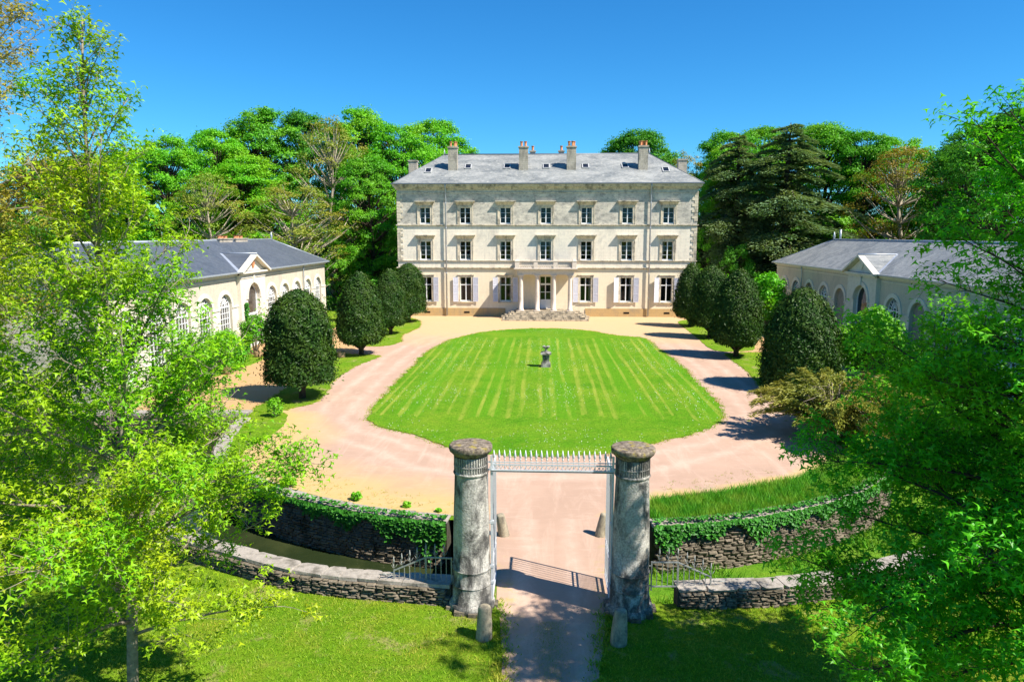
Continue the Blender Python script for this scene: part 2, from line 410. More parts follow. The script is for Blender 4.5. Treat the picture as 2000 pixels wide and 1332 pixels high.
# ------------------------------------------------------------------ mesh helpers
class MB:
    def __init__(s):
        s.v, s.f, s.sm = [], [], []
    def face(s, pts, smooth=False):
        i = len(s.v); s.v += [tuple(p) for p in pts]
        s.f.append(tuple(range(i, i + len(pts)))); s.sm.append(smooth)
        return s
    def box(s, x0, x1, y0, y1, z0, z1):
        i = len(s.v)
        s.v += [(x0, y0, z0), (x1, y0, z0), (x1, y1, z0), (x0, y1, z0), (x0, y0, z1), (x1, y0, z1), (x1, y1, z1), (x0, y1, z1)]
        for f in ((0, 3, 2, 1), (4, 5, 6, 7), (0, 1, 5, 4), (1, 2, 6, 5), (2, 3, 7, 6), (3, 0, 4, 7)):
            s.f.append(tuple(i + k for k in f)); s.sm.append(False)
        return s
    def bar(s, a, b, w, d=None, up=(0, 0, 1)):
        a, b = Vector(a), Vector(b); t = (b - a).normalized(); u = Vector(up)
        if abs(t.dot(u)) > .98: u = Vector((0, 1, 0))
        x = t.cross(u).normalized(); y = x.cross(t)
        d = w if d is None else d
        i = len(s.v)
        for p in (a, b):
            for (q, r) in ((-1, -1), (1, -1), (1, 1), (-1, 1)):
                s.v.append(tuple(p + x * q * w / 2 + y * r * d / 2))
        for f in ((0, 1, 2, 3), (7, 6, 5, 4), (0, 4, 5, 1), (1, 5, 6, 2), (2, 6, 7, 3), (3, 7, 4, 0)):
            s.f.append(tuple(i + k for k in f)); s.sm.append(False)
        return s
    def tube(s, pts, rad, n=6, cap=True):
        pts = [Vector(p) for p in pts]; i0 = len(s.v); x = None
        for k, p in enumerate(pts):
            t = (pts[min(k + 1, len(pts) - 1)] - pts[max(k - 1, 0)]).normalized()
            if x is None:
                x = t.cross(Vector((.31, .95, .1))).normalized()
            x = (x - t * x.dot(t)).normalized(); y = t.cross(x)
            r = rad[k] if hasattr(rad, '__len__') else rad
            for j in range(n):
                a = 2 * math.pi * j / n
                s.v.append(tuple(p + (x * math.cos(a) + y * math.sin(a)) * r))
        for k in range(len(pts) - 1):
            for j in range(n):
                a = i0 + k * n + j; b = i0 + k * n + (j + 1) % n
                s.f.append((a, b, b + n, a + n)); s.sm.append(n > 4)
        if cap:
            s.f.append(tuple(i0 + (len(pts) - 1) * n + j for j in range(n))); s.sm.append(False)
            s.f.append(tuple(i0 + n - 1 - j for j in range(n))); s.sm.append(False)
        return s
    def lathe(s, prof, n=24, c=(0, 0, 0), jit=0, cap=True):
        i0 = len(s.v)
        for (r, z) in prof:
            for j in range(n):
                a = 2 * math.pi * j / n
                rr = r * (1 + random.uniform(-jit, jit))
                s.v.append((c[0] + rr * math.cos(a), c[1] + rr * math.sin(a), c[2] + z))
        for k in range(len(prof) - 1):
            if prof[k] == prof[k + 1]: continue
            for j in range(n):
                a = i0 + k * n + j; b = i0 + k * n + (j + 1) % n
                s.f.append((a, b, b + n, a + n)); s.sm.append(True)
        if cap:
            s.f.append(tuple(i0 + (len(prof) - 1) * n + j for j in range(n))); s.sm.append(False)
            s.f.append(tuple(i0 + n - 1 - j for j in range(n))); s.sm.append(False)
        return s
    def mesh(s, name, mat):
        me = bpy.data.meshes.new(name)
        me.from_pydata(s.v, [], s.f)
        me.polygons.foreach_set('use_smooth', s.sm)
        if mat: me.materials.append(M[mat])
        me.update()
        return me
    def build(s, name, mat, parent=None):
        return link(name, s.mesh(name, mat), parent)

def link(name, me, parent=None, loc=None, rot=None, scale=None):
    o = bpy.data.objects.new(name, me)
    col.objects.link(o)
    o.parent = parent
    if loc is not None: o.location = loc
    if rot is not None: o.rotation_euler = rot
    if scale is not None: o.scale = scale
    return o

def tag(o, label=None, cat=None, group=None, kind=None):
    for k, v in (('label', label), ('category', cat), ('group', group), ('kind', kind)):
        if v: o[k] = v
    return o

def thing(name, loc, label, cat, group=None, rz=0):
    o = bpy.data.objects.new(name, None)
    col.objects.link(o)
    o.location = loc; o.rotation_euler = (0, 0, rz)
    o.empty_display_size = .2
    return tag(o, label, cat, group)

def np_mesh(name, V, loops, starts, mat, smooth=False):
    me = bpy.data.meshes.new(name)
    V = np.ascontiguousarray(V, dtype=np.float32)
    me.vertices.add(len(V)); me.vertices.foreach_set('co', V.ravel())
    me.loops.add(len(loops)); me.loops.foreach_set('vertex_index', np.asarray(loops, dtype=np.int32))
    me.polygons.add(len(starts)); me.polygons.foreach_set('loop_start', np.asarray(starts, dtype=np.int32))
    me.update(calc_edges=True)
    me.polygons.foreach_set('use_smooth', np.full(len(starts), smooth))
    if mat: me.materials.append(M[mat])
    me.validate()
    return me

def frames(N, r):
    N = N / np.maximum(np.linalg.norm(N, axis=1, keepdims=True), 1e-6)
    A = r.normal(size=N.shape)
    T = np.cross(N, A); T /= np.maximum(np.linalg.norm(T, axis=1, keepdims=True), 1e-6)
    return N, T, np.cross(N, T)

STAR = []
for a, rr in ((180, .15), (112, .95), (48, .34), (0, 1.1), (-48, .34), (-112, .95)):
    STAR.append((rr * math.cos(R(a)), rr * math.sin(R(a)), -.30 * rr * rr))
STAR = np.array(STAR)
DIAMOND = np.array([(-1, 0, -.1), (-.1, -.5, .06), (1, 0, -.16), (-.1, .5, .06)])
NARROW = np.array([(-1, 0, -.1), (0, -.24, .05), (1, 0, -.12), (0, .24, .05)])
RHOMB = np.array([(-1, -.1, 0), (-.25, -.75, .12), (1, .05, -.2), (.15, .8, .1)])

def leaves(name, C, N, S, mat, shape=DIAMOND, r=rng, T=None):
    C = np.asarray(C, float); N = np.asarray(N, float); S = np.broadcast_to(np.asarray(S, float), (len(C),))
    N, t, b = frames(N, r)
    if T is not None:
        t = T - N * np.sum(T * N, axis=1, keepdims=True)
        t /= np.maximum(np.linalg.norm(t, axis=1, keepdims=True), 1e-6)
        b = np.cross(N, t)
    k = len(shape)
    V = C[:, None, :] + S[:, None, None] * (shape[None, :, 0, None] * t[:, None, :] + shape[None, :, 1, None] * b[:, None, :] + shape[None, :, 2, None] * N[:, None, :])
    n = len(C)
    return np_mesh(name, V.reshape(-1, 3), np.arange(n * k), np.arange(n) * k, mat)

def inpoly(P, poly):
    x, y = P[:, 0], P[:, 1]; res = np.zeros(len(P), bool)
    q = np.asarray(poly); j = len(q) - 1
    for i in range(len(q)):
        (xi, yi), (xj, yj) = q[i], q[j]
        c = ((yi > y) != (yj > y)) & (x < (xj - xi) * (y - yi) / (yj - yi + 1e-12) + xi)
        res ^= c; j = i
    return res

def edgedist(P, poly):
    q = np.asarray(poly); d = np.full(len(P), 1e9)
    for i in range(len(q)):
        a, b = q[i - 1], q[i]; ab = b - a
        t = np.clip(((P - a) @ ab) / max(ab @ ab, 1e-9), 0, 1)
        d = np.minimum(d, np.linalg.norm(P - a - t[:, None] * ab, axis=1))
    return d

def smooth_poly(pts, step=.5, noise=.0, closed=True, seed=0):
    p = np.array(pts, float); n = len(p); out = []
    rr = np.random.default_rng(seed)
    for i in range(n if closed else n - 1):
        p0, p1, p2, p3 = (p[(i - 1) % n] if closed or i else p[0]), p[i], p[(i + 1) % n], (p[(i + 2) % n] if closed or i + 2 < n else p[-1])
        L = np.linalg.norm(p2 - p1); k = max(1, int(L / step))
        for t in np.arange(k) / k:
            out.append(.5 * ((2 * p1) + (-p0 + p2) * t + (2 * p0 - 5 * p1 + 4 * p2 - p3) * t * t + (-p0 + 3 * p1 - 3 * p2 + p3) * t ** 3))
    if not closed: out.append(p[-1])
    out = np.array(out)
    if noise:
        out += rr.normal(size=out.shape) * noise
    return out

def sheet(name, poly, z, mat, grid=1.0, skirt=0, holes=()):
    poly = np.asarray(poly, float)
    lo, hi = poly.min(0), poly.max(0)
    gx, gy = np.meshgrid(np.arange(lo[0], hi[0], grid), np.arange(lo[1], hi[1], grid))
    P = np.stack([gx.ravel(), gy.ravel()], 1) + rng.uniform(-.2, .2, (gx.size, 2)) * grid
    P = P[inpoly(P, poly)]
    if len(P): P = P[edgedist(P, poly) > grid * .3]
    n = len(poly)
    V = [Vector(p) for p in poly]; E = [(i, (i + 1) % n) for i in range(n)]
    for h in holes:
        k = len(V); V += [Vector(p) for p in h]; E += [(k + i, k + (i + 1) % len(h)) for i in range(len(h))]
    V += [Vector(p) for p in P]
    ov, oe, of, *_ = delaunay_2d_cdt(V, E, [], 0, 1e-4)
    A = np.array([(v.x, v.y) for v in ov])
    cen = np.array([A[list(f)].mean(0) for f in of])
    keep = inpoly(cen, poly)
    for h in holes: keep &= ~inpoly(cen, h)
    fs = [tuple(f) for f, k in zip(of, keep) if k]
    def ccw(f):
        a, b, c = A[f[0]], A[f[1]], A[f[2]]
        return f if (b[0] - a[0]) * (c[1] - a[1]) - (b[1] - a[1]) * (c[0] - a[0]) > 0 else f[::-1]
    fs = [ccw(f) for f in fs]
    verts = [(x, y, z) for x, y in A]
    if skirt:
        k = len(verts)
        c0 = poly.mean(0)
        verts += [(x, y, z) for x, y in poly] + [(x, y, z - skirt) for x, y in poly]
        fs += [(k + i, k + (i + 1) % n, k + n + (i + 1) % n, k + n + i) for i in range(n)]
    me = bpy.data.meshes.new(name)
    me.from_pydata(verts, [], fs)
    me.materials.append(M[mat]); me.update()
    d = edgedist(np.array(verts)[:, :2], poly)
    a = me.attributes.new('edge', 'FLOAT', 'POINT'); a.data.foreach_set('value', d.astype(np.float32))
    return tag(link(name, me), kind='structure')

AX = 0.22                                                # symmetry axis of the whole court
def mir(pts):
    return [(2 * AX - x, y) for x, y in pts]

# ------------------------------------------------------------------ ground, moat, drive, lawns
court_L = [(-2.15, 20.95), (-2.9, 20.98), (-5.4, 21.5), (-7.0, 22.15), (-8.4, 22.8), (-10.3, 24.1), (-11.9, 25.7), (-12.95, 27.1), (-13.5, 28.5), (-13.9, 29.9), (-14.3, 32), (-14.5, 33.8)]
court_L2 = [(-14.5, 33.8), (-18.5, 33.55), (-30, 33.3), (-70, 33)]
lawn_L = [(-2.15, 16.1), (-4.96, 16.4), (-6.5, 16.8), (-7.9, 17.4), (-9.2, 18.0), (-10.7, 18.8), (-13, 20.2), (-16, 22), (-20, 24), (-30, 27), (-70, 29)]
CL = smooth_poly(court_L, .4, 0, False); CL2 = np.array(court_L2); LL = smooth_poly(lawn_L, .4, 0, False)
CR, CR2, LR = [np.array(mir(q)) for q in (CL, CL2, LL)]
moatL = np.concatenate([CL, CL2[1:], LL[::-1]])
moatR = np.concatenate([CR, CR2[1:], LR[::-1]])
sheet('ground', [(-1500, -600), (1500, -600), (1500, 2500), (-1500, 2500)], 0, 'grass', 150, 0, (moatL, moatR))
WZ = -1.5
def flat(name, poly, z, mat, kind='structure'):
    mb = MB().face([(x, y, z) for x, y in poly])
    return tag(mb.build(name, mat), kind=kind)
big = lambda q, s: np.array([(x, y) for x, y in q])
sheet('moat_water', moatL, WZ, 'water', 3)
sheet('moat_bed', moatR, WZ, 'moatgrass', 1.5)

island = smooth_poly([(0.3, 66.4), (-2.6, 65.6), (-5.56, 63.26), (-7.72, 58.49), (-8.6, 53.17), (-8.73, 47.74), (-8.71, 41.29), (-8.67, 36.44), (-8.46, 33.55), (-8.01, 32.23), (-7.18, 31.3), (-5.98, 30.6), (-4.6, 29.3), (-3.4, 28.1), (-1.8, 27.55), (0.37, 27.5), (2.52, 27.9), (3.86, 28.8), (5.06, 29.79), (7.17, 31.49), (8.34, 33.04), (8.92, 34.72), (9.17, 37.23), (9.19, 41.49), (9.29, 47.58), (8.95, 53.95), (8.73, 59.3), (8.0, 61.0), (6.25, 62.14), (4.4, 64.5), (2.5, 65.8)], .35, .075, True, 3)
cb = [(x + .18, y + .22) for x, y in court_L]
drive = [(-0.75, 3), (-0.72, 10), (-0.72, 13), (-0.95, 15), (-1.15, 16.4), (-1.5, 18.5), (-2.0, 20.6), (-2.4, 21.25), (-5.3, 21.85), (-6.9, 22.5), (-8.2, 23.15), (-10.1, 24.4), (-11.6, 25.9), (-12.2, 27.5), (-12.0, 29.5), (-12.1, 32.0), (-13.0, 34.15), (-14.6, 34.2),
         (-18.5, 34.0), (-21.6, 34.2), (-20.9, 39), (-20.4, 42.5), (-19.9, 49.4), (-22.95, 51.9), (-22.95, 57.6), (-20.1, 59.6), (-19.6, 68), (-18.2, 76.3),
         (18.6, 76.3), (20, 68), (20.5, 59.6), (23.6, 57.6), (23.6, 51.9), (20.3, 49.4), (20.8, 42.5), (16.6, 40.5), (13.3, 38.5), (12.7, 33), (12.4, 29), (11.2, 27.1), (9.3, 25.3), (8.0, 24.65), (6.0, 23.65), (3.7, 22.9), (2.5, 21.4), (2.0, 19), (1.7, 16.4), (1.45, 15), (1.2, 13), (1.2, 10), (1.2, 3)]
DR = smooth_poly(drive, .45, .035, True, 5)
dv = sheet('driveway', DR, .006, 'gravel', .5)
_co = np.array([v.co[:2] for v in dv.data.vertices])
_at = dv.data.attributes.new('ring', 'FLOAT', 'POINT')
_at.data.foreach_set('value', np.where(_co[:, 1] < 21.5, 9 + np.abs(_co[:, 0] - .25), edgedist(_co, island)).astype(np.float32))
sheet('lawn', island, .04, 'lawn', 1.5, .05)
S1 = smooth_poly([(-14.5, 34.35), (-14.75, 39.7), (-15.5, 46), (-16.0, 51.4), (-13.8, 51.2), (-11.85, 50.5), (-12.5, 47), (-12.65, 42.3), (-12.0, 37.8), (-12.0, 36.2), (-12.6, 34.9), (-13.3, 34.4)], .4, .05, True, 8)
S2 = smooth_poly([(-12.9, 55.0), (-11.7, 57.3), (-12.3, 61.2), (-11.8, 66.4), (-12.6, 71.5), (-14.2, 74), (-15.8, 72), (-16, 62), (-15.5, 56)], .4, .05, True, 9)
S3 = smooth_poly(mir([(-12.7, 54.2), (-12.7, 60.2), (-12.9, 66), (-13.2, 72), (-15, 73.5), (-16.4, 68), (-16.4, 58), (-15.4, 54.3)]), .4, .05, True, 10)
S4 = smooth_poly([(12.7, 39.4), (13.2, 46), (13.3, 49.5), (13.6, 52.7), (15.5, 53.3), (18.5, 52.9), (18.8, 46), (17.6, 41.5), (14.5, 38.9)], .4, .05, True, 12)
for s in (S1, S2, S3, S4):
    sheet('grass_verge', s, .03, 'lawn' if 0 else 'grass', 1.2, .04)
# ------------------------------------------------------------------ grass, weeds, daisies
def blades(name, P, z, h, mat, label, cat, lean=.5, wid=.12, r=rng):
    n = len(P)
    hh = h * r.uniform(.5, 1.25, n)
    a = r.uniform(0, 2 * np.pi, n); b = r.uniform(0, 2 * np.pi, n)
    B = np.c_[P, np.full(n, z)]
    side = np.c_[np.cos(a), np.sin(a), np.zeros(n)] * (hh * wid)[:, None]
    tip = B + np.c_[np.cos(b) * lean * hh, np.sin(b) * lean * hh, hh]
    V = np.stack([B - side, B + side, tip], 1).reshape(-1, 3)
    o = link(name, np_mesh(name, V, np.arange(n * 3), np.arange(n) * 3, mat))
    return tag(o, label, cat, None, 'stuff')

def rand_in(poly, n, r=rng):
    q = np.asarray(poly); lo, hi = q.min(0), q.max(0)
    P = r.uniform(lo, hi, (n, 2))
    return P[inpoly(P, q)]
front = np.array([(-13, 8), (12, 8), (12, 19.5), (-13, 21)])
P = rand_in(front, 330000)
k = ~inpoly(P, moatL) & ~inpoly(P, moatR) & ~inpoly(P, DR + 0)
k &= (P[:, 1] < 20) & ~((P[:, 0] > -2.15) & (P[:, 0] < 2.6) & (P[:, 1] > 15.6))
k &= edgedist(P, LL) > .3
k &= edgedist(P, LR) > .3
P = P[k][:135000]
bare = np.sin(P[:, 0] * 1.9 + np.sin(P[:, 1] * 1.3)) * np.sin(P[:, 1] * 2.3 + P[:, 0] * .7) > .62
P = P[~bare | (rng.uniform(size=len(P)) < .35)]
blades('meadow_blades', P, 0, .055, 'blade', 'short sunlit grass of the meadow outside the gate', 'grass', .7, .14)
Pm = np.c_[.22 + rng.normal(size=5000) * .19, 15.2 - np.abs(rng.normal(size=5000)) * 2.6]
blades('track_blades', Pm, .004, .028, 'blade_dry', 'thin dry grass growing between the wheel tracks', 'grass', .8, .14)
ib = np.concatenate([island + rng.normal(size=island.shape) * .12 for _ in range(60)])
ib = np.concatenate([ib] + [q + rng.normal(size=q.shape) * .07 for q in (S1, S2, S4) for _ in range(40)] + [DR[DR[:, 1] < 16] + rng.normal(size=DR[DR[:, 1] < 16].shape) * .13 for _ in range(160)])
blades('fringe_blades', ib, .01, .07, 'blade', 'uneven grass fringe along the gravel edges', 'grass', .8, .2)
Ps = np.array(smooth_poly([(-2.6, 21.5), (-5.3, 22.0), (-8.2, 23.3), (-11.0, 25.6), (-11.9, 27.5), (-11.6, 31.5), (-10.6, 29.5), (-9.8, 27), (-8, 25.2), (-5.5, 23.5), (-2.6, 22.6)], .6))
Pc = rand_in(Ps, 900); Pc = np.concatenate([Pc, rand_in(np.array([(3, 23), (9, 25.5), (8.6, 26.6), (5, 24.9), (2.6, 23.6)]), 160)])
Pt = np.repeat(Pc, 9, axis=0) + rng.normal(size=(len(Pc) * 9, 2)) * .06
blades('sand_tufts', Pt, .006, .05, 'blade_dry', 'sparse dry tufts on the sandy edge above the moat', 'grass', .8, .16)
# tall grass on the bastion edge, right of the gate, and in the dry arm of the moat
tall = np.concatenate([[(x, y) for x, y in CR[2:30]], [(12.2, 28.6), (11.0, 27.0), (9.3, 25.3), (8.0, 24.7), (6.0, 23.7), (3.7, 22.9), (2.9, 22)]])
P = rand_in(tall, 75000)
blades('tall_grass', P, 0, .24, 'blade_tall', 'tall rank grass on the edge above the right moat wall', 'grass', .55, .05)
P = rand_in(moatR, 220000); P = P[(P[:, 0] < 14) & (P[:, 1] < 27)]
nz = np.sin(P[:, 0] * 1.7) + np.sin(P[:, 1] * 2.3 + P[:, 0])
P = P[nz > -.5][:30000]
blades('moat_weeds', P, WZ, .26, 'blade_tall', 'green weeds covering the bed of the dry moat arm', 'weeds', .6, .08)
P = rand_in(island, 6500); nz = np.sin(P[:, 0] * .9 + 1) + np.sin(P[:, 1] * .7) + rng.normal(size=len(P)) * .5
P = P[nz > .3]
dm = leaves('daisies', np.c_[P, np.full(len(P), .075)], np.tile((0, -.25, 1.), (len(P), 1)) + rng.normal(size=(len(P), 3)) * .25, rng.uniform(.010, .021, len(P)), 'daisy', DIAMOND * np.array([1, 1.8, 0]))
tag(link('daisies', dm), 'small white daisies scattered over the oval lawn', 'flowers', None, 'stuff')

# ------------------------------------------------------------------ stone pieces
def rough_block(name, mat, j=.06, seed=0):
    r = random.Random(seed); mb = MB()
    n = 1
    vs_ = []
    b = .12
    pts = []
    for z in (-.5, .5):
        for (x, y) in ((-.5, -.5), (.5, -.5), (.5, .5), (-.5, .5)):
            pts.append((x + r.uniform(-j, j), y + r.uniform(-j, j), z + r.uniform(-j, j)))
    # front face bulges: inset ring
    i0 = 0; mb.v = list(pts)
    fr = [pts[0], pts[1], pts[5], pts[4]]
    cx = [sum(p[k] for p in fr) / 4 for k in range(3)]
    ins = [tuple(p[k] + (cx[k] - p[k]) * (.28 if k != 1 else 0) + (-.16 + r.uniform(-.08, .08) if k == 1 else 0) for k in range(3)) for p in fr]
    mb.v += ins
    mb.f = [(0, 1, 9, 8), (1, 5, 10, 9), (5, 4, 11, 10), (4, 0, 8, 11), (8, 9, 10, 11), (1, 2, 6, 5), (2, 3, 7, 6), (3, 0, 4, 7), (4, 5, 6, 7), (0, 3, 2, 1)]
    mb.sm = [False] * len(mb.f)
    return mb.mesh(name, mat)
STONES = [rough_block('stone', 'wallstone', .07, i) for i in range(10)]
COPES = [rough_block('coping_stone', 'coping', .035, 50 + i) for i in range(6)]

def resample(line, ds):
    line = np.asarray(line, float)
    d = np.r_[0, np.cumsum(np.linalg.norm(np.diff(line, axis=0), axis=1))]
    n = max(2, int(d[-1] / ds)); t = np.linspace(0, d[-1], n + 1)
    return np.c_[np.interp(t, d, line[:, 0]), np.interp(t, d, line[:, 1])], d[-1]

def at_len(line, s):
    d = np.r_[0, np.cumsum(np.linalg.norm(np.diff(line, axis=0), axis=1))]
    p = np.array([np.interp(s, d, line[:, 0]), np.interp(s, d, line[:, 1])])
    q = np.array([np.interp(s + .05, d, line[:, 0]), np.interp(s + .05, d, line[:, 1])])
    if np.allclose(p, q): q = p + (line[-1] - line[-2])
    t = (q - p) / np.linalg.norm(q - p)
    return p, t

def rubble_wall(label, line, z0, z1, core_half, faces, cope_h, cope_w, vis_len, stone_len, course, cat='wall', zoff=None, nmax=300):
    """line: plan polyline from the gate outwards. faces: list of (side, ztop, zbot). side +1 = left of the walking direction."""
    th = thing('moat_wall', (*line[0], 0), label, cat)
    org = np.array(line[0])
    cl, L = resample(line, .8)
    mb = MB(); n = len(cl)
    tang = np.gradient(cl, axis=0); tang /= np.linalg.norm(tang, axis=1, keepdims=True)
    nor = np.c_[-tang[:, 1], tang[:, 0]]
    A = cl + nor * core_half - org; B = cl - nor * core_half - org
    for i in range(n - 1):
        a, b, c, d = A[i], A[i + 1], B[i + 1], B[i]
        mb.face([(*a, z0), (*b, z0), (*b, z1), (*a, z1)]); mb.face([(*d, z0), (*d, z1), (*c, z1), (*c, z0)])
        mb.face([(*a, z1), (*b, z1), (*c, z1), (*d, z1)])
    for i in (0, -1):
        mb.face([(*A[i], z0), (*A[i], z1), (*B[i], z1), (*B[i], z0)])
    mb.build('core', 'mortar', th)
    r = random.Random(len(label)); cnt = 0; stuff = MB()
    for side, zt, zb in faces:
        z = zt
        while z > zb + .02:
            h = course * r.uniform(.7, 1.35)
            s = r.uniform(0, .2)
            while s < min(L - .1, vis_len):
                ln = stone_len * r.uniform(.55, 1.6)
                p, t = at_len(line, s + ln / 2)
                nr = np.array([-t[1], t[0]]) * side
                c = p - org + nr * (core_half + r.uniform(-.01, .035))
                # block front (-y local) must face nr
                ang = math.atan2(nr[1], nr[0]) + math.pi / 2
                hh = h * r.uniform(.82, 1.0) - .012
                me = r.choice(STONES)
                loc = (c[0], c[1], z - h / 2); rot = (r.uniform(-.05, .05), r.uniform(-.05, .05), ang); sc = (ln - .02, .2, hh)
                if cnt < nmax:
                    link('stone', me, th, loc, rot, sc); cnt += 1
                else:
                    mat = Matrix.LocRotScale(Vector(loc), __import__('mathutils').Euler(rot), Vector(sc))
                    i0 = len(stuff.v)
                    stuff.v += [tuple(mat @ v.co) for v in me.vertices]
                    for pg in me.polygons:
                        stuff.f.append(tuple(i0 + q for q in pg.vertices)); stuff.sm.append(False)
                s += ln
            z -= h
    if stuff.v:
        tag(stuff.build('far_stones', 'wallstone', th), kind='stuff')
    s = 0
    while s < min(L - .3, vis_len + 3):
        ln = r.uniform(.35, .85)
        p, t = at_len(line, s + ln / 2)
        ang = math.atan2(t[1], t[0])
        link('coping_stone', r.choice(COPES), th, (p[0] - org[0], p[1] - org[1], z1 + cope_h / 2 - .015 + r.uniform(-.008, .008)), (r.uniform(-.02, .02), r.uniform(-.02, .02), ang), (ln - .004, cope_w * r.uniform(.94, 1.05), cope_h))
        s += ln
    return th

# faces: stones of the parapet's lawn side first (largest in view)
LLv = LL + np.array([0, .0]); 
startL = LL; startR = LR[LR[:, 0] > 3.2]
rubble_wall('low grey stone parapet on the lawn side, left of the gate', startL, WZ - .1, .42, .17, [(+1, .41, -.02)], .085, .44, 9.5, .22, .058)
rubble_wall('low grey stone parapet on the lawn side, right of the gate', startR, WZ - .1, .42, .17, [(-1, .41, -.02)], .085, .44, 8.5, .22, .058)
rubble_wall('tall ivy-hung retaining wall of the courtyard above the moat water', CL[1:], WZ - .1, -.02, .2, [(+1, -.03, WZ - .05)], .085, .5, 15, .30, .078)
rubble_wall('tall mossy retaining wall of the courtyard above the weedy dry moat', CR[1:], WZ - .1, -.02, .2, [(-1, -.03, WZ - .05)], .085, .5, 10.5, .30, .078)
rubble_wall('straight moat wall end running towards the white left wing', CL2, WZ - .1, -.02, .2, [(+1, -.03, -.9)], .12, .6, 7, .5, .15)

br = thing('bridge', (AX, 18.5, 0), 'short stone bridge carrying the drive over the moat', 'bridge')
MB().box(-2.45, -2.2, -2.45, 2.45, WZ - .1, -.01).build('side_wall', 'mortar', br)
MB().box(2.2, 2.45, -2.45, 2.45, WZ - .1, -.01).build('side_wall', 'mortar', br)

# ------------------------------------------------------------------ the chateau
YF = 76.4
ch = thing('chateau', (AX, YF, 0), 'large cream stone manor house of three storeys with grey slate roof', 'manor house')
HW, DEP, ZT = 15.85, 11.0, 13.45
BAY = 4.29
bays = [BAY * i for i in range(-3, 4)]
ops = []
for i, x in enumerate(bays):
    ops.append((x - .56, x + .56, 9.85, 11.56)); ops.append((x - .58, x + .58, 6.02, 8.02))
    if i != 3: ops.append((x - .60, x + .60, 1.6, 4.2))
DOOR = (-.62, .62, .86, 4.35)
ops.append(DOOR)
def wall_grid(mb, x0, x1, z0, z1, ops, dep, y=0):
    xs = sorted({x0, x1, *[v for o in ops for v in o[:2]]}); zs = sorted({z0, z1, *[v for o in ops for v in o[2:]]})
    for a, b in zip(xs, xs[1:]):
        for c, d in zip(zs, zs[1:]):
            mx, mz = (a + b) / 2, (c + d) / 2
            if not any(o[0] < mx < o[1] and o[2] < mz < o[3] for o in ops):
                mb.face([(a, y, c), (b, y, c), (b, y, d), (a, y, d)])
    for a, b, c, d in ops:
        mb.face([(a, y, c), (a, y, d), (a, y + dep, d), (a, y + dep, c)]); mb.face([(b, y, c), (b, y + dep, c), (b, y + dep, d), (b, y, d)])
        mb.face([(a, y, d), (b, y, d), (b, y + dep, d), (a, y + dep, d)]); mb.face([(a, y, c), (a, y + dep, c), (b, y + dep, c), (b, y, c)])
mb = MB()
wall_grid(mb, -HW, HW, 0, ZT, ops, .34)
mb.face([(-HW, 0, 0), (-HW, 0, ZT), (-HW, DEP, ZT), (-HW, DEP, 0)])
mb.face([(HW, 0, 0), (HW, DEP, 0), (HW, DEP, ZT), (HW, 0, ZT)])
mb.face([(-HW, DEP, 0), (-HW, DEP, ZT), (HW, DEP, ZT), (HW, DEP, 0)])
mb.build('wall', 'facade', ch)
# dark rooms behind the glass
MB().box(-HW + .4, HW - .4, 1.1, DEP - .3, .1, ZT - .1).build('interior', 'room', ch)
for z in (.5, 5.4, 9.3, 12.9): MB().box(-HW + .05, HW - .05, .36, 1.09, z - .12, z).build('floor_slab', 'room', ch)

def strip_round(mb, z0, z1, p, x0=-HW, x1=HW, gap=None):
    """a band round the front and two sides"""
    py = p; p = min(p, .12 + .5 * p)
    segs = [(x0 - p, x1 + p)] if gap is None else [(x0 - p, gap[0]), (gap[1], x1 + p)]
    for a, b in segs: mb.box(a, b, -py, 0.02, z0, z1)
    mb.box(x0 - p, x0 + .02, .02, DEP + p, z0, z1); mb.box(x1 - .02, x1 + p, .02, DEP + p, z0, z1)
for sx in (-1, 1):
    pl = MB().box(min(sx * 4.3, sx * (HW + .07)), max(sx * 4.3, sx * (HW + .07)), -.07, .02, 0, .88)
    pl.box(min(sx * (HW - .02), sx * (HW + .07)), max(sx * (HW - .02), sx * (HW + .07)), .02, DEP + .07, 0, .88)
    pl.build('plinth', 'plinth', ch)
vent_me = MB().box(-.3, .3, -.09, -.07, -.09, .09).mesh('vent', 'black')
for x in bays:
    if abs(x) > 5: link('vent', vent_me, ch, (x + .1, 0, .42))
for (zz, parts) in ((9.66, ((9.60, 9.68, .06), (9.68, 9.78, .14))), (5.92, ((5.86, 5.93, .05), (5.93, 6.0, .12))), (5.2, ((5.1, 5.17, .06), (5.17, 5.27, .16)))):
    sm_ = MB()
    for a, b, p in parts: strip_round(sm_, a, b, p)
    sm_.build('string_course', 'trim', ch)
cn = MB()
for a, b, p in ((13.05, 13.13, .06), (13.42, 13.56, .14), (13.56, 13.7, .26), (13.7, 13.86, .46), (13.86, 13.96, .54)):
    strip_round(cn, a, b, p)
cn.build('cornice', 'trim', ch)
gt = MB()
gt.bar((-HW - .46, -.62, 14.0), (HW + .46, -.62, 14.0), .1, .12); gt.bar((-HW - .46, -.56, 14.0), (-HW - .46, DEP + .6, 14.0), .1, .12); gt.bar((HW + .46, -.56, 14.0), (HW + .46, DEP + .6, 14.0), .1, .12)
gt.build('gutter', 'darkzinc', ch)
# quoins
q1 = MB().box(0, .62, -.045, .3, 0, .295).mesh('quoin', 'trim'); q2 = MB().box(0, .36, -.045, .3, 0, .295).mesh('quoin', 'trim')
for sx in (-1, 1):
    z = 6.05; i = 0
    while z < 13.0:
        if not 9.35 < z < 9.79:
            o = link('quoin', (q1, q2)[i % 2], ch, (sx * (HW + .03), 0, z), None, (-sx, 1, .96))
        z += .31; i += 1
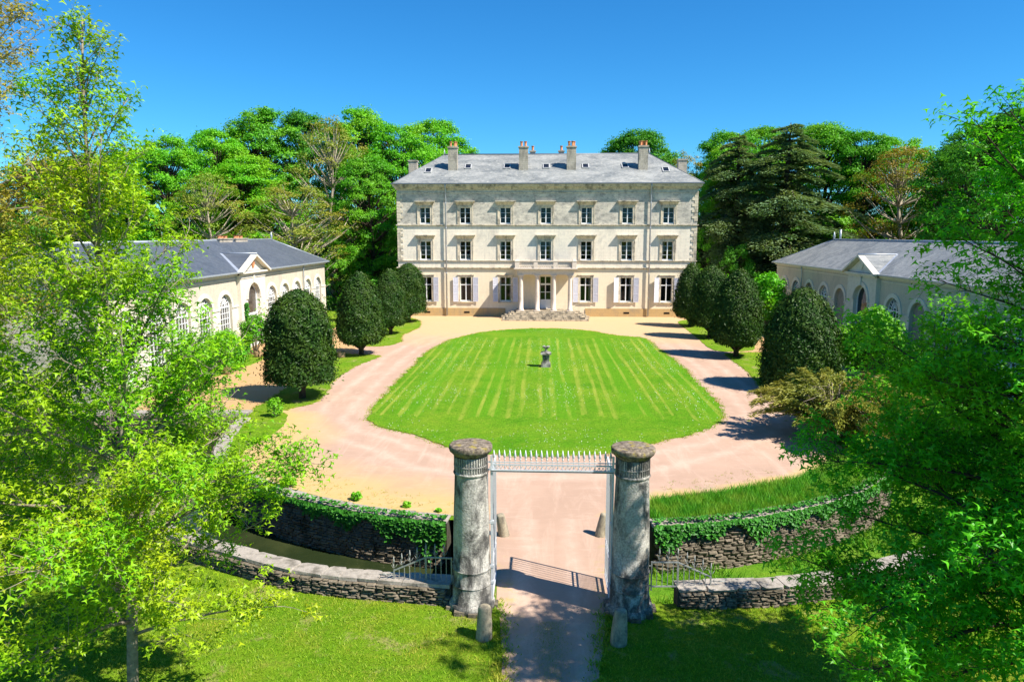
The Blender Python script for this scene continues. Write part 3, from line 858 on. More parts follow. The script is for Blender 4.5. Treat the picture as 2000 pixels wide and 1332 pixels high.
# roof
EV, RZ, RX, RY = 14.02, 17.6, 11.45, DEP / 2
ex, e0, e1 = HW + .42, -.58, DEP + .58
rf = MB()
a, b, c, d = (-ex, e0, EV), (ex, e0, EV), (ex, e1, EV), (-ex, e1, EV); r0, r1 = (-RX, RY, RZ), (RX, RY, RZ)
rf.face([a, b, r1, r0]); rf.face([b, c, r1]); rf.face([c, d, r0, r1]); rf.face([d, a, r0])
rf.face([(p[0], p[1], EV - .06) for p in (a, d, c, b)])
for p, q in ((a, b), (b, c), (c, d), (d, a)): rf.face([(p[0], p[1], EV - .06), (q[0], q[1], EV - .06), q, p])
roof = rf.build('roof', 'slate', ch)
rc = MB().tube([r0, r1], .09, 8)
for p, q in ((a, r0), (b, r1), (c, r1), (d, r0)): rc.tube([p, q], .045, 6)
rc.build('ridge_cap', 'darkzinc', roof)
for r_ in (r0, r1): MB().lathe([(.1, 0), (.07, .15), (.1, .22), (.05, .35), (.015, .62)], 10, r_).build('finial', 'zinc', roof)
SL = (RZ - EV) / (RY - e0)
def onroof(y): return EV + (y - e0) * SL
pot_me = MB().lathe([(.13, 0), (.13, .05), (.13, .05), (.11, .08), (.12, .42), (.12, .42), (.155, .44), (.155, .52), (.155, .52), (.09, .52)], 12).mesh('chimney_pot', 'brick')
def chimney(x, y, w_, d_, ztop, pots, zb=None):
    zb = onroof(min(y, DEP - y)) - 1.0 if zb is None else zb
    m = MB().box(-w_ / 2, w_ / 2, -d_ / 2, d_ / 2, 0, ztop - zb - .16)
    m.box(-w_ / 2 - .07, w_ / 2 + .07, -d_ / 2 - .07, d_ / 2 + .07, ztop - zb - .16, ztop - zb - .03)
    m.box(-w_ / 2 - .02, w_ / 2 + .02, -d_ / 2 - .02, d_ / 2 + .02, ztop - zb - .03, ztop - zb)
    o = m.build('chimney', 'chimney', roof); o.location = (x, y, zb)
    ap = MB().box(-w_ / 2 - .06, w_ / 2 + .06, -d_ / 2 - .12, -d_ / 2 - .01, -.1, .12)
    for px, py in pots:
        link('chimney_pot', pot_me, o, (px, py, ztop - zb), None, (1.1, 1.1, 1.0))
    return o
for x, pts in ((-10.1, ((-.22, -.1), (.22, -.1), (.3, .3))), (-2.45, ((-.22, 0), (.22, 0))), (2.7, ((-.25, 0), (.12, -.1), (.28, .2))), (10.35, ((-.25, -.1), (0, .1), (.27, -.05), (-.3, .3)))):
    chimney(x, 2.45, .98, .8, 18.1, pts)
for x in (-1.55, 1.75): chimney(x, 8.2, .6, .6, 18.3, ((0, 0),))
chimney(-15.2, 6.6, .95, .9, 17.1, (), 13.9); chimney(15.3, 6.6, .95, .9, 17.1, (), 13.9)
ang = math.atan(SL)
sk = MB().bar((-.33, 0, 0), (.33, 0, 0), .09, .09).bar((-.33, 0, 1.0), (.33, 0, 1.0), .09, .09)
sk.bar((-.33, 0, -.045), (-.33, 0, 1.045), .09, .09).bar((.33, 0, -.045), (.33, 0, 1.045), .09, .09)
sk_me = sk.mesh('skylight', 'zincpale'); skp = MB().face([(-.3, 0.01, .03), (.3, 0.01, .03), (.3, 0.01, .97), (-.3, 0.01, .97)]).mesh('pane', 'glass')
for i, x in enumerate(bays):
    y = 1.55 if i in (0, 6) else 2.35
    o = link('skylight', sk_me, roof, (x * .99, y, onroof(y) + .07), (-(math.pi / 2 - ang), 0, 0))
    link('pane', skp, o)

# windows
panecache = {}
def pane(w_, h_, parent, loc, mat='clear'):
    k_ = (round(w_, 3), round(h_, 3), mat)
    if k_ not in panecache:
        panecache[k_] = MB().face([(-w_ / 2, 0, -h_ / 2), (w_ / 2, 0, -h_ / 2), (w_ / 2, 0, h_ / 2), (-w_ / 2, 0, h_ / 2)]).mesh('pane', mat)
    # every old pane sits a touch out of true
    return link('pane', panecache[k_], parent, loc, (random.uniform(-.02, .02), 0, random.uniform(-.025, .025)))
def window(x, z0, z1, w_, rows, y=.2, parent=ch):
    """two casements; rows = heights of the pane rows from the bottom (fractions)"""
    o = bpy.data.objects.new('window', None)
    hh = z1 - z0; f = .05; st = .055; mu = .026
    m = MB()
    m.box(-w_ / 2, -w_ / 2 + f, 0, .09, 0, hh); m.box(w_ / 2 - f, w_ / 2, 0, .09, 0, hh)
    m.box(-w_ / 2 + f, w_ / 2 - f, 0, .09, 0, .11); m.box(-w_ / 2 + f, w_ / 2 - f, 0, .09, hh - f, hh)
    m.box(-.05, .05, -.015, .075, .11, hh - f)
    z = .11; tot = hh - f - .11; spots = []
    for i, fr in enumerate(rows):
        h_ = tot * fr
        if i: m.box(-w_ / 2 + f, w_ / 2 - f, .01, .07, z - (mu if len(rows) > 2 else .10) / 2, z + (mu if len(rows) > 2 else .10) / 2)
        for sx in (-1, 1): spots.append((sx * (w_ / 2 - f + .05) / 2, z + h_ / 2, w_ / 2 - f - .05, h_))
        z += h_
    me = m.mesh('window', 'white')
    bpy.data.objects.remove(o)
    o = link('window', me, parent, (x, y, z0))
    for sx, zc, pw, ph in spots: pane(pw, ph, o, (sx, .05, zc))
    return o
def surround(x, z0, z1, w_, hood):
    m = MB(); b = .24; p = .05
    m.box(x - w_ / 2 - b, x - w_ / 2, -p, .03, z0 - .02, z1); m.box(x + w_ / 2, x + w_ / 2 + b, -p, .03, z0 - .02, z1)
    m.box(x - w_ / 2 - b, x + w_ / 2 + b, -p, .03, z1, z1 + .2)
    m.box(x - w_ / 2 - b - .03, x - w_ / 2 - b + .05, -p - .03, -p + .002, z0, z1 + .22); m.box(x + w_ / 2 + b - .05, x + w_ / 2 + b + .03, -p - .03, -p + .002, z0, z1 + .22)
    o = m.build('window_surround', 'trim', ch)
    if hood:
        zt = z1 + .62; m = MB(); a = w_ / 2 + .30; c = w_ / 2 + .46
        # flared frieze under the slab
        F1 = [(-a, -.06, z1 + .22), (a, -.06, z1 + .22), (c - .04, -.22, zt - .1), (-c + .04, -.22, zt - .1)]
        F1 = [(x + q[0], q[1], q[2]) for q in F1]
        B1 = [(q[0], .03, q[2]) for q in F1]
        m.face(F1); m.face([F1[0], F1[3], B1[3], B1[0]]); m.face([F1[1], B1[1], B1[2], F1[2]])
        m.box(x - c, x + c, -.36, .03, zt - .1, zt - .02); m.box(x - c - .05, x + c + .05, -.42, .03, zt - .02, zt + .06)
        m.build('window_hood', 'trim', ch)
sill_me = MB().box(-.78, .78, -.14, .05, 0, .1).mesh('window_sill', 'trim')
shm = MB()
SW, SHH = .56, 2.62
shm.box(0, .06, -.02, .02, 0, SHH); shm.box(SW - .06, SW, -.02, .02, 0, SHH)
for z in (0, .84, 1.74, SHH - .07): shm.box(.06, SW - .06, -.02, .02, z, z + .07)
for a_, b_ in ((.07, .84), (.91, 1.74), (1.81, SHH - .07)):
    n_ = int((b_ - a_) / .055)
    for i in range(n_):
        z = a_ + (b_ - a_) * (i + .5) / n_
        shm.face([(.06, -.016, z - .03), (SW - .06, -.016, z - .03), (SW - .06, .016, z + .03), (.06, .016, z + .03)])
shut_me = shm.mesh('shutter', 'shutter')
swing = [(5, 6), (7, 5), (8, 9), None, (5, 7), (26, 8), (20, 10)]
for i, x in enumerate(bays):
    window(x, 9.85, 11.56, 1.12, (1 / 3, 1 / 3, 1 / 3)); surround(x, 9.85, 11.56, 1.12, True)
    window(x, 6.02, 8.02, 1.16, (.25, .25, .25, .25)); surround(x, 6.02, 8.02, 1.16, True)
    if i == 3: continue
    window(x, 1.6, 4.2, 1.2, (.68, .32)); surround(x, 1.6, 4.2, 1.2, False)
    link('window_sill', sill_me, ch, (x, 0, 1.47))
    m = MB().box(x - .9, x + .9, -.12, .03, 4.41, 4.49).build('window_head', 'trim', ch)
    la, ra = swing[i]
    link('shutter', shut_me, ch, (x + .80, -.09, 1.56), (0, 0, -R(ra)))
    link('shutter', shut_me, ch, (x - .80, -.09, 1.56), (0, 0, R(la)), (-1, 1, 1))
def drape(x, z0, z1, xa, xb):
    m = MB(); n_ = 14
    for k in range(n_):
        u0, u1 = k / n_, (k + 1) / n_
        fx = lambda u, z: x + xa + (xb - xa) * (u if abs(xa) < abs(xb) else u)
        y0_, y1_ = .40 + .025 * math.sin(u0 * 20), .40 + .025 * math.sin(u1 * 20)
        m.face([(fx(u0, 0), y0_, z0), (fx(u1, 0), y1_, z0), (fx(u1, 0), y1_, z1), (fx(u0, 0), y0_, z1)], True)
    m.build('curtain', 'curtain', ch)
for i, x in enumerate(bays):
    if i == 3: continue
    if i in (1, 2, 4, 5):
        drape(x, 1.65, 4.15, -.56, -.56 + random.uniform(.10, .24)); drape(x, 1.65, 4.15, .56 - random.uniform(.10, .24), .56)
drape(bays[1], 6.05, 6.62, -.54, .54)
for i, z0, z1, a_, b_ in ((2, 6.05, 7.95, -.54, -.38), (3, 6.05, 7.95, .35, .54), (0, 9.9, 11.5, -.5, -.36), (4, 9.9, 11.5, .3, .5), (6, 6.05, 7.95, -.54, -.3)):
    drape(bays[i], z0, z1, a_, b_)
# down pipes
for x in (-10.62, 10.95):
    m = MB().tube([(x, -.55, 13.95), (x, -.34, 13.6), (x, -.22, 13.35), (x, -.22, .1)], .08, 8)
    for z in (2, 4.6, 7.5, 9.4, 12): m.lathe([(.1, 0), (.1, .06)], 8, (x, -.22, z))
    m.build('drain_pipe', 'zinc', ch)
# door
dm_ = MB(); dw, dz = 1.24, 3.49
dm_.box(-dw / 2, -dw / 2 + .08, 0, .1, 0, dz); dm_.box(dw / 2 - .08, dw / 2, 0, .1, 0, dz); dm_.box(-dw / 2 + .08, dw / 2 - .08, 0, .1, dz - .1, dz)
dm_.box(-.05, .05, -.01, .09, 0, dz - .1); dm_.box(-dw / 2 + .08, dw / 2 - .08, -.012, .09, 2.5, 2.68)
dm_.box(-dw / 2 + .08, dw / 2 - .08, .02, .08, 0, .9); dm_.box(-dw / 2 + .08, dw / 2 - .08, .0, .09, .86, .95); dm_.box(-dw / 2 + .08, dw / 2 - .08, .01, .08, 1.72, 1.78)
door = dm_.build('door', 'white', ch); door.location = (0, .2, .86)
for sx in (-1, 1):
    for za, zb in ((.95, 1.72), (1.78, 2.5), (2.68, 3.39)): pane(.48, zb - za, door, (sx * .29, .06, (za + zb) / 2))
MB().tube([(-.03, -.06, 1.02), (-.16, -.06, 1.02)], .015, 6).build('handle', 'darkzinc', door)
# portico
PY = -2.35
po = MB()
po.box(-2.95, 2.95, PY - .25, .05, 4.62, 4.92); po.box(-3.0, 3.0, PY - .30, .05, 4.92, 5.12)
po.box(-3.12, 3.12, PY - .42, .05, 5.12, 5.2); po.box(-3.28, 3.28, PY - .58, .05, 5.2, 5.31)
portico = po.build('portico', 'portico', ch)
colp = [(.30, 0), (.30, .09), (.30, .09), (.27, .1), (.285, .14), (.27, .2), (.27, .2), (.235, .22), (.235, 1.2), (.205, 3.46), (.205, 3.46), (.235, 3.48), (.235, 3.53), (.235, 3.53), (.21, 3.55), (.29, 3.66), (.29, 3.66)]
cm = MB().lathe(colp, 24); cm.box(-.31, .31, -.31, .31, 3.66, 3.765); cm.box(-.34, .34, -.34, .34, -.02, .05)
col_me = cm.mesh('column', 'portico')
for x in (-2.55, -.86, .86, 2.55):
    link('column', col_me, portico, (x, PY, .855))
# balustrade with pierced lattice panels
bz0, bz1 = 5.31, 6.06; by = PY - .36
bp = MB()
for x in (-2.95, -1.02, 1.02, 2.95): bp.box(x - .22, x + .22, by - .14, by + .14, bz0, bz1 - .08)
bp.box(-3.2, 3.2, by - .17, by + .17, bz1 - .08, bz1)
bp.box(-3.17, -2.73, by + .14, 0, bz0, bz1 - .08); bp.box(2.73, 3.17, by + .14, 0, bz0, bz1 - .08)
bp.box(-3.19, -2.86, by + .17, 0, bz1 - .08, bz1 - .002); bp.box(2.86, 3.19, by + .17, 0, bz1 - .08, bz1 - .002)
bal = bp.build('balustrade', 'portico', ch)
MB().box(-2.7, 2.7, by + .15, -.17, bz0 + .003, bz0 + .03).build('balcony_shade_sheet', 'mortar', ch)  # dark sheet added over the balcony slab; its colour shades the lattice gaps
for xa, xb in ((-2.73, -1.24), (-.80, .80), (1.24, 2.73)):
    m = MB(); h_ = bz1 - .08 - bz0; n_ = 7
    m.box(xa, xb, by - .06, by + .06, bz0, bz0 + .07); m.box(xa, xb, by - .06, by + .06, bz1 - .13, bz1 - .08)
    stp = (xb - xa) / n_
    for i in range(-3, n_ + 1):
        for sg in (1, -1):
            A_ = xa + i * stp if sg > 0 else xa + (i + 3) * stp
            B_ = A_ + sg * 3 * stp
            z0_, z1_ = bz0 + .05, bz1 - .1
            def clip(A_, B_, z0_, z1_):
                t0, t1 = 0., 1.
                for lim, sgn in ((xa, 1), (xb, -1)):
                    fa, fb = (A_ - lim) * sgn, (B_ - lim) * sgn
                    if fa < 0 and fb < 0: return None
                    if fa < 0: t0 = max(t0, fa / (fa - fb))
                    elif fb < 0: t1 = min(t1, fa / (fa - fb))
                return None if t1 - t0 < .05 else (A_ + (B_ - A_) * t0, z0_ + (z1_ - z0_) * t0, A_ + (B_ - A_) * t1, z0_ + (z1_ - z0_) * t1)
            cpt = clip(A_, B_, z0_, z1_)
            if cpt: m.bar((cpt[0], by + sg * .012, cpt[1]), (cpt[2], by + sg * .012, cpt[3]), .042, .04, (0, 1, 0))
    m.build('lattice_panel', 'portico', bal)
# steps: five treads on three sides, each tread its own stone course
for i in range(5):
    z1_ = .86 - .172 * i; e_ = .34 * i
    m = MB().box(-3.05 - e_, 3.05 + e_, PY - .48 - e_, (-.02 if i == 0 else PY - .48 - e_ + .42), z1_ - .172, z1_)
    if i:
        m.box(-3.05 - e_, -3.05 - e_ + .4, PY - .48 - e_ + .42, -.08, z1_ - .172, z1_); m.box(3.05 + e_ - .4, 3.05 + e_, PY - .48 - e_ + .42, -.08, z1_ - .172, z1_)
    m.v = [(x + random.uniform(-.012, .012), y + random.uniform(-.015, .015), z) for x, y, z in m.v]
    m.build('step', 'steps', ch)
for sx in (-1, 1):
    m = MB()
    for j in range(4):
        q = j * .34
        m.box(sx * (3.42 + q) - .17, sx * (3.42 + q) + .17, PY + .1, PY + .4, .55 - j * .17, .80 - j * .17 + random.uniform(0, .05))
    m.build('step_cheek', 'steps', ch)

# ------------------------------------------------------------------ the two wings
def wing(loc, rz, label, offs, hl, blind, roofmat, glassmat, far):
    wg = thing('wing_building', loc, label, 'outbuilding', 'wings flanking the court', rz)
    ZE, DW, r_, zs_, zb_ = 5.72, 8.0, .98, 3.5, .55
    xs_ = sorted([-o for o in offs] + offs)
    mb = MB()
    def bay(mb, x0, x1, xc, rad, zs, zb, top, y=0, dep=.3, n=14):
        mb.face([(x0, y, 0), (xc - rad, y, 0), (xc - rad, y, top), (x0, y, top)]); mb.face([(xc + rad, y, 0), (x1, y, 0), (x1, y, top), (xc + rad, y, top)])
        if zb > 0: mb.face([(xc - rad, y, 0), (xc + rad, y, 0), (xc + rad, y, zb), (xc - rad, y, zb)])
        pts = [(xc - rad * math.cos(math.pi * k / n), zs + rad * math.sin(math.pi * k / n)) for k in range(n + 1)]
        for p, q in zip(pts, pts[1:]):
            mb.face([(p[0], y, p[1]), (q[0], y, q[1]), (q[0], y, top), (p[0], y, top)])
            mb.face([(p[0], y, p[1]), (p[0], y + dep, p[1]), (q[0], y + dep, q[1]), (q[0], y, q[1])])
        mb.face([(xc - rad, y, zb), (xc - rad, y + dep, zb), (xc - rad, y + dep, zs), (xc - rad, y, zs)])
        mb.face([(xc + rad, y, zb), (xc + rad, y, zs), (xc + rad, y + dep, zs), (xc + rad, y + dep, zb)])
        mb.face([(xc - rad, y, zb), (xc + rad, y, zb), (xc + rad, y + dep, zb), (xc - rad, y + dep, zb)])
    bounds = [-hl]
    for p, q in zip(xs_, xs_[1:]):
        if p < 0 < q: bounds += [-2.4, 2.4]
        else: bounds.append((p + q) / 2)
    bounds.append(hl)
    cells = [(a, b) for a, b in zip(bounds, bounds[1:]) if not (a == -2.4 and b == 2.4)]
    for (a, b), xc in zip(cells, xs_): bay(mb, a, b, xc, r_, zs_, zb_, ZE)
    mb.face([(-hl, 0, 0), (-hl, 0, ZE), (-hl, DW, ZE), (-hl, DW, 0)]); mb.face([(hl, 0, 0), (hl, DW, 0), (hl, DW, ZE), (hl, 0, ZE)])
    mb.face([(-hl, DW, 0), (-hl, DW, ZE), (hl, DW, ZE), (hl, DW, 0)])
    mb.build('wall', 'wing', wg)
    MB().box(-hl + .3, hl - .3, .6, DW - .2, .02, ZE - .1).build('interior', 'black', wg)
    # dressed lower wall between the arches, impost band
    for (a, b), xc in zip(cells, xs_):
        m = MB()
        for u, v in ((a, xc - r_ - .004), (xc + r_ + .004, b)):
            m.box(u, v, -.035, .01, .0, zs_ - .12); m.box(u, v, -.09, .01, zs_ - .12, zs_)
        if zb_: m.box(xc - r_ - .003, xc + r_ + .003, -.07, .02, zb_ - .14, zb_ - .004)
        m.build('pier', 'wing_band', wg)
    # archivolts
    n = 16; am = MB(); ri, ro, p = r_, r_ + .3, .06
    for k in range(n):
        t0, t1 = math.pi * k / n, math.pi * (k + 1) / n
        P_ = lambda t, rr, y: (-rr * math.cos(t), y, rr * math.sin(t))
        am.face([P_(t0, ri, -p), P_(t1, ri, -p), P_(t1, ro, -p), P_(t0, ro, -p)])
        am.face([P_(t0, ro, -p), P_(t1, ro, -p), P_(t1, ro, .01), P_(t0, ro, .01)]); am.face([P_(t0, ri, .01), P_(t1, ri, .01), P_(t1, ri, -p), P_(t0, ri, -p)])
    arch_me = am.mesh('arch_moulding', 'wing_band')
    def fanwin(rad, zs, zb, rows, cols):
        fm = MB(); w_ = rad - .03
        def arc(rr, wd, z0):
            for k in range(12):
                t0, t1 = math.pi * k / 12, math.pi * (k + 1) / 12
                fm.bar((-rr * math.cos(t0), 0, z0 + rr * math.sin(t0)), (-rr * math.cos(t1), 0, z0 + rr * math.sin(t1)), wd, .06, (0, 1, 0))
        h_ = zs - zb
        arc(w_ - .04, .09, h_ + .1); arc(w_ * .55, .04, h_ + .1); arc(w_ * .22, .05, h_ + .1)
        for k in range(1, 9):
            t = math.pi * k / 9
            fm.bar((-w_ * .22 * math.cos(t), 0, h_ + .1 + w_ * .22 * math.sin(t)), (-w_ * .96 * math.cos(t), 0, h_ + .1 + w_ * .96 * math.sin(t)), .035, .05, (0, 1, 0))
        fm.box(-w_, w_, -.05, .05, h_ - .02, h_ + .1); fm.box(-w_, w_, -.04, .04, 0, .1)
        fm.box(-w_, -w_ + .08, -.04, .04, .1, h_ - .02); fm.box(w_ - .08, w_, -.04, .04, .1, h_ - .02)
        for k in range(1, cols): fm.box(-w_ + 2 * w_ * k / cols - .022, -w_ + 2 * w_ * k / cols + .022, -.03, .03, .1, h_ - .02)
        for k in range(1, rows): fm.box(-w_ + .08, w_ - .08, -.026, .026, .1 + (h_ - .12) * k / rows - .018, .1 + (h_ - .12) * k / rows + .018)
        g = MB(); 
        g.face([(-w_, .02, 0), (w_, .02, 0), (w_, .02, h_), (-w_, .02, h_)])
        g.face([(-w_ * math.cos(math.pi * k / 16), .02, h_ + .06 + w_ * math.sin(math.pi * k / 16)) for k in range(16, -1, -1)])
        return fm.mesh('arched_window', 'white'), g.mesh('glazing', glassmat)
    fw_, gl_ = fanwin(r_, zs_, zb_, 7, 5)
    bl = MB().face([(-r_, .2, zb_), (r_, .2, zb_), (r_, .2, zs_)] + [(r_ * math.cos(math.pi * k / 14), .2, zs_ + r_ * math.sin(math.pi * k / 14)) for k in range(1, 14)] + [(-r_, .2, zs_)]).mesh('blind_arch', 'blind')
    for i, xc in enumerate(xs_):
        link('arch_moulding', arch_me, wg, (xc, 0, zs_))
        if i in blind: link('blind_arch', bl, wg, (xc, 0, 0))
        else:
            o = link('arched_window', fw_, wg, (xc, .18, zb_)); link('glazing', gl_, o)
    # portal block
    m = MB(); pr_, pzs = 1.15, 3.85
    bay(m, -2.4, 2.4, 0, pr_, pzs, 0.0, ZE + .02, -.3, .6)
    m.face([(-2.4, -.3, 0), (-2.4, -.3, ZE), (-2.4, .0, ZE), (-2.4, .0, 0)]); m.face([(2.4, -.3, 0), (2.4, 0, 0), (2.4, 0, ZE), (2.4, -.3, ZE)])
    portal = m.build('portal', 'wing_band', wg)
    m = MB()
    for k in range(20):
        t0, t1 = math.pi * k / 20, math.pi * (k + 1) / 20
        m.bar((-(pr_ + .17) * math.cos(t0), -.32, pzs + (pr_ + .17) * math.sin(t0)), (-(pr_ + .17) * math.cos(t1), -.32, pzs + (pr_ + .17) * math.sin(t1)), .3, .1, (0, 1, 0))
    m.box(-.14, .14, -.42, -.3, pzs + pr_ + .05, ZE - .05)
    m.build('portal_arch', 'wing_band', portal)
    fm = MB(); w_ = pr_ - .02
    for k in range(14):
        t0, t1 = math.pi * k / 14, math.pi * (k + 1) / 14
        fm.bar((-(w_ - .04) * math.cos(t0), 0, pzs + (w_ - .04) * math.sin(t0)), (-(w_ - .04) * math.cos(t1), 0, pzs + (w_ - .04) * math.sin(t1)), .08, .06, (0, 1, 0))
    fm.box(-w_, -w_ + .1, -.04, .04, 0, pzs); fm.box(w_ - .1, w_, -.04, .04, 0, pzs); fm.box(-w_ + .1, w_ - .1, -.05, .05, 2.5, 2.66)
    for x in (-.4, 0, .4): fm.box(x - .06, x + .06, -.045, .045, .0, 2.5)
    fm.box(-w_ + .1, w_ - .1, -.03, .03, 0, .28)
    pw = fm.build('glazed_door', 'white', wg); pw.location = (0, -.02, 0)
    MB().face([(-w_, .03, 0), (w_, .03, 0), (w_, .03, pzs)] + [(w_ * math.cos(math.pi * k / 16), .03, pzs + w_ * math.sin(math.pi * k / 16)) for k in range(1, 16)] + [(-w_, .03, pzs)]).build('glazing', glassmat, pw)
    # cornice
    m = MB()
    for a, b, p in ((5.45, 5.52, .05), (5.70, 5.82, .14), (5.82, 5.95, .28)):
        m.box(-hl - p, -2.42, -p, .02, a, b); m.box(2.42, hl + p, -p, .02, a, b)
        m.box(-hl - p, -hl + .02, .02, DW + p, a, b); m.box(hl - .02, hl + p, .02, DW + p, a, b)
        m.box(-2.42, 2.42, -.3 - p, -.28, a, b)
    m.build('cornice', 'wing_band', wg)
    # roof, hipped at both ends, with the cross gable over the portal
    fl_w = .26 if far > 0 else .13
    ev, rz_, o_ = 5.97, 8.25, .36; ry = DW / 2; hip = 3.9
    m = MB()
    a, b, c, d = (-hl - o_, -o_, ev), (hl + o_, -o_, ev), (hl + o_, DW + o_, ev), (-hl - o_, DW + o_, ev); r0, r1 = (-hl + hip, ry, rz_), (hl - hip, ry, rz_)
    m.face([a, b, r1, r0]); m.face([b, c, r1]); m.face([c, d, r0, r1]); m.face([d, a, r0]); m.face([(p[0], p[1], ev - .05) for p in (a, d, c, b)])
    for p, q in ((a, b), (b, c), (c, d), (d, a)): m.face([(p[0], p[1], ev - .05), (q[0], q[1], ev - .05), q, p])
    roof = m.build('roof', roofmat, wg)
    sl_ = (rz_ - ev) / (ry + o_); za = 7.28
    yv = -o_ + (za - ev) / sl_
    m = MB(); f = -.72; e_ = 2.62
    m.face([(-e_, f, ev - .02), (0, f, za), (0, yv, za), (-e_, -o_ , ev + .0)]); m.face([(0, f, za), (e_, f, ev - .02), (e_, -o_, ev + .0), (0, yv, za)])
    m.build('gable_roof', roofmat, roof)
    m = MB()
    m.tube([(0, f, za + .02), (0, yv, za + .03)], .06, 6)
    m.bar((-e_, -o_, ev + .03), (0, yv + .04, za + .03), fl_w, .03); m.bar((e_, -o_, ev + .03), (0, yv + .04, za + .03), fl_w, .03)
    m.tube([r0, r1], .09, 8)
    for p, q in ((a, r0), (b, r1)): m.tube([p, q], .045, 6)
    m.bar((-hl - o_, -o_ - .05, ev - .02), (-2.62, -o_ - .05, ev - .02), .11, .11); m.bar((2.62, -o_ - .05, ev - .02), (hl + o_, -o_ - .05, ev - .02), .11, .11)
    m.build('flashing', 'zinc', roof)
    MB().lathe([(.12, 0), (.08, .2), (.12, .3), (.03, .75)], 8, r1 if far > 0 else r0).build('finial', 'zinc', roof)
    # pediment
    m = MB()
    m.face([(-2.4, -.32, ev - .02), (2.4, -.32, ev - .02), (0, -.32, za - .2)])
    m.build('pediment', 'wing_band', portal)
    m = MB()
    m.bar((-2.75, -.5, ev - .05), (0, -.5, za - .09), .44, .15, (0, 0, 1)); m.bar((2.75, -.5, ev - .05), (0, -.5, za - .09), .44, .15, (0, 0, 1))
    m.build('raking_cornice', 'wing_band', portal)
    sh = [(-.24, .3), (-.26, .0), (-.16, -.28), (0, -.42), (.16, -.28), (.26, 0), (.24, .3), (0, .36)]
    m = MB(); zc = ev + .62
    m.face([(x, -.40, zc + z) for x, z in sh])
    for p, q in zip(sh, sh[1:] + sh[:1]): m.face([(p[0], -.40, zc + p[1]), (p[0], -.31, zc + p[1]), (q[0], -.31, zc + q[1]), (q[0], -.40, zc + q[1])])
    m.build('shield', 'brick' if far > 0 else 'wing_band', portal)
    for x in (offs[2] + 1.7) * np.array([1, -1]):
        MB().tube([(x, -.2, 5.9), (x, -.13, 5.4), (x, -.13, .05)], .05, 8).build('drain_pipe', 'zinc', wg)
    return wg, roof
w1, roof1 = wing((-23.0, 54.8, 0), R(90), 'long white orangery with arched windows and blue slate roof on the left', [4.45, 7.55, 10.65, 13.75, 16.85], 19.3, (), 'slate_dark', 'glass_brown', 1)
w2, roof2 = wing((23.9, 54.0, 0), R(-90), 'grey shaded outbuilding with blind arches and pale slate roof on the right', [4.4, 7.75, 11.1, 14.45, 17.8], 20.3, (0, 2, 4, 6, 8), 'slate', 'glass', -1)
for k_, x in enumerate((4.6, 7.7)):
    m = MB().box(-1.2, 1.2, -.3, .3, -.3, .10).box(-1.28, 1.28, -.36, .36, .10, .17)
    o = m.build('chimney', 'chimney', roof1); o.location = (x, 4.0, 8.25)
    for px in (-.7, -.2, .5): link('chimney_pot', pot_me, o, (px, 0, .17), None, (1.2, 1.2, .45))
o = MB().tube([(0, 0, -.3), (0, 0, .95)], .09, 8).build('flue_pipe', 'zinc', roof2); o.location = (-15.2, 4.1, 8.25)
# ivy at the orangery portal
iv = thing('climbing_plant', (-22.6, 53.1, 0), 'narrow green climber beside the glazed door of the orangery', 'climber')
n = 1500; z = rng.uniform(0.05, 3.6, n)
C = np.c_[rng.normal(size=n) * .05 + .0, rng.normal(size=n) * (.17 - .02 * z), z]
link('foliage', leaves('climber_foliage', C, np.c_[np.ones(n), np.zeros(n), rng.uniform(0, .8, n)] + rng.normal(size=(n, 3)) * .4, rng.uniform(.05, .09, n), 'lf_ivy', RHOMB), iv)
MB().tube([(-.05, 0, 0), (-.05, .04, 1.5), (-.06, -.03, 3.2)], [.03, .025, .01], 5).build('stem', 'bark', iv)

# ------------------------------------------------------------------ gate
def gate_column(x, y, label):
    th = thing('gate_column', (x, y, 0), label, 'column', 'stone columns of the gate')
    prof = [(.56, -.05), (.55, .12), (.52, .16), (.52, .16), (.47, .18), (.455, .55), (.45, .58), (.45, .58), (.462, .59), (.462, .61), (.462, .61), (.448, .62), (.443, .96), (.443, .96), (.456, .97), (.456, 1.0), (.456, 1.0), (.437, 1.01), (.43, 1.6), (.415, 2.3), (.395, 2.9), (.378, 3.30), (.378, 3.30)]
    MB().lathe(prof, 48, (0, 0, 0), .006).build('shaft', 'column', th)
    m = MB().lathe([(.375, 3.28), (.40, 3.30), (.415, 3.33), (.40, 3.36), (.365, 3.37), (.365, 3.37), (.365, 3.78)], 40)
    for zz, hh in ((3.37, .13), (3.53, .20)):
        for k in range(40):
            a_ = 2 * math.pi * k / 40
            m.bar((.37 * math.cos(a_), .37 * math.sin(a_), zz), (.37 * math.cos(a_), .37 * math.sin(a_), zz + hh), .032, .05, (math.cos(a_), math.sin(a_), 0))
    m.lathe([(.36, 3.5), (.40, 3.505), (.40, 3.525), (.36, 3.53)], 40)
    m.build('fluted_neck', 'column', th)
    c = MB().lathe([(.37, 3.73), (.39, 3.75), (.44, 3.80), (.47, 3.84), (.47, 3.84), (.49, 3.85), (.505, 3.90), (.50, 3.965), (.485, 3.985), (.46, 3.99), (.25, 4.01), (.02, 4.015)], 40, (0, 0, 0), .012)
    c.build('cap', 'cap', th)
    b_ = MB()
    for k in range(9):
        a_ = 2 * math.pi * k / 9
        b_.box(.5 * math.cos(a_) - .12, .5 * math.cos(a_) + .12, .5 * math.sin(a_) - .12, .5 * math.sin(a_) + .12, -.05, .07 + .05 * random.random())
    b_.build('footing', 'wallstone', th)
    return th
gate_column(-1.66, 15.9, 'left round stone gate column with lichened cap')
gate_column(2.08, 15.85, 'right round stone gate column with lichened cap')
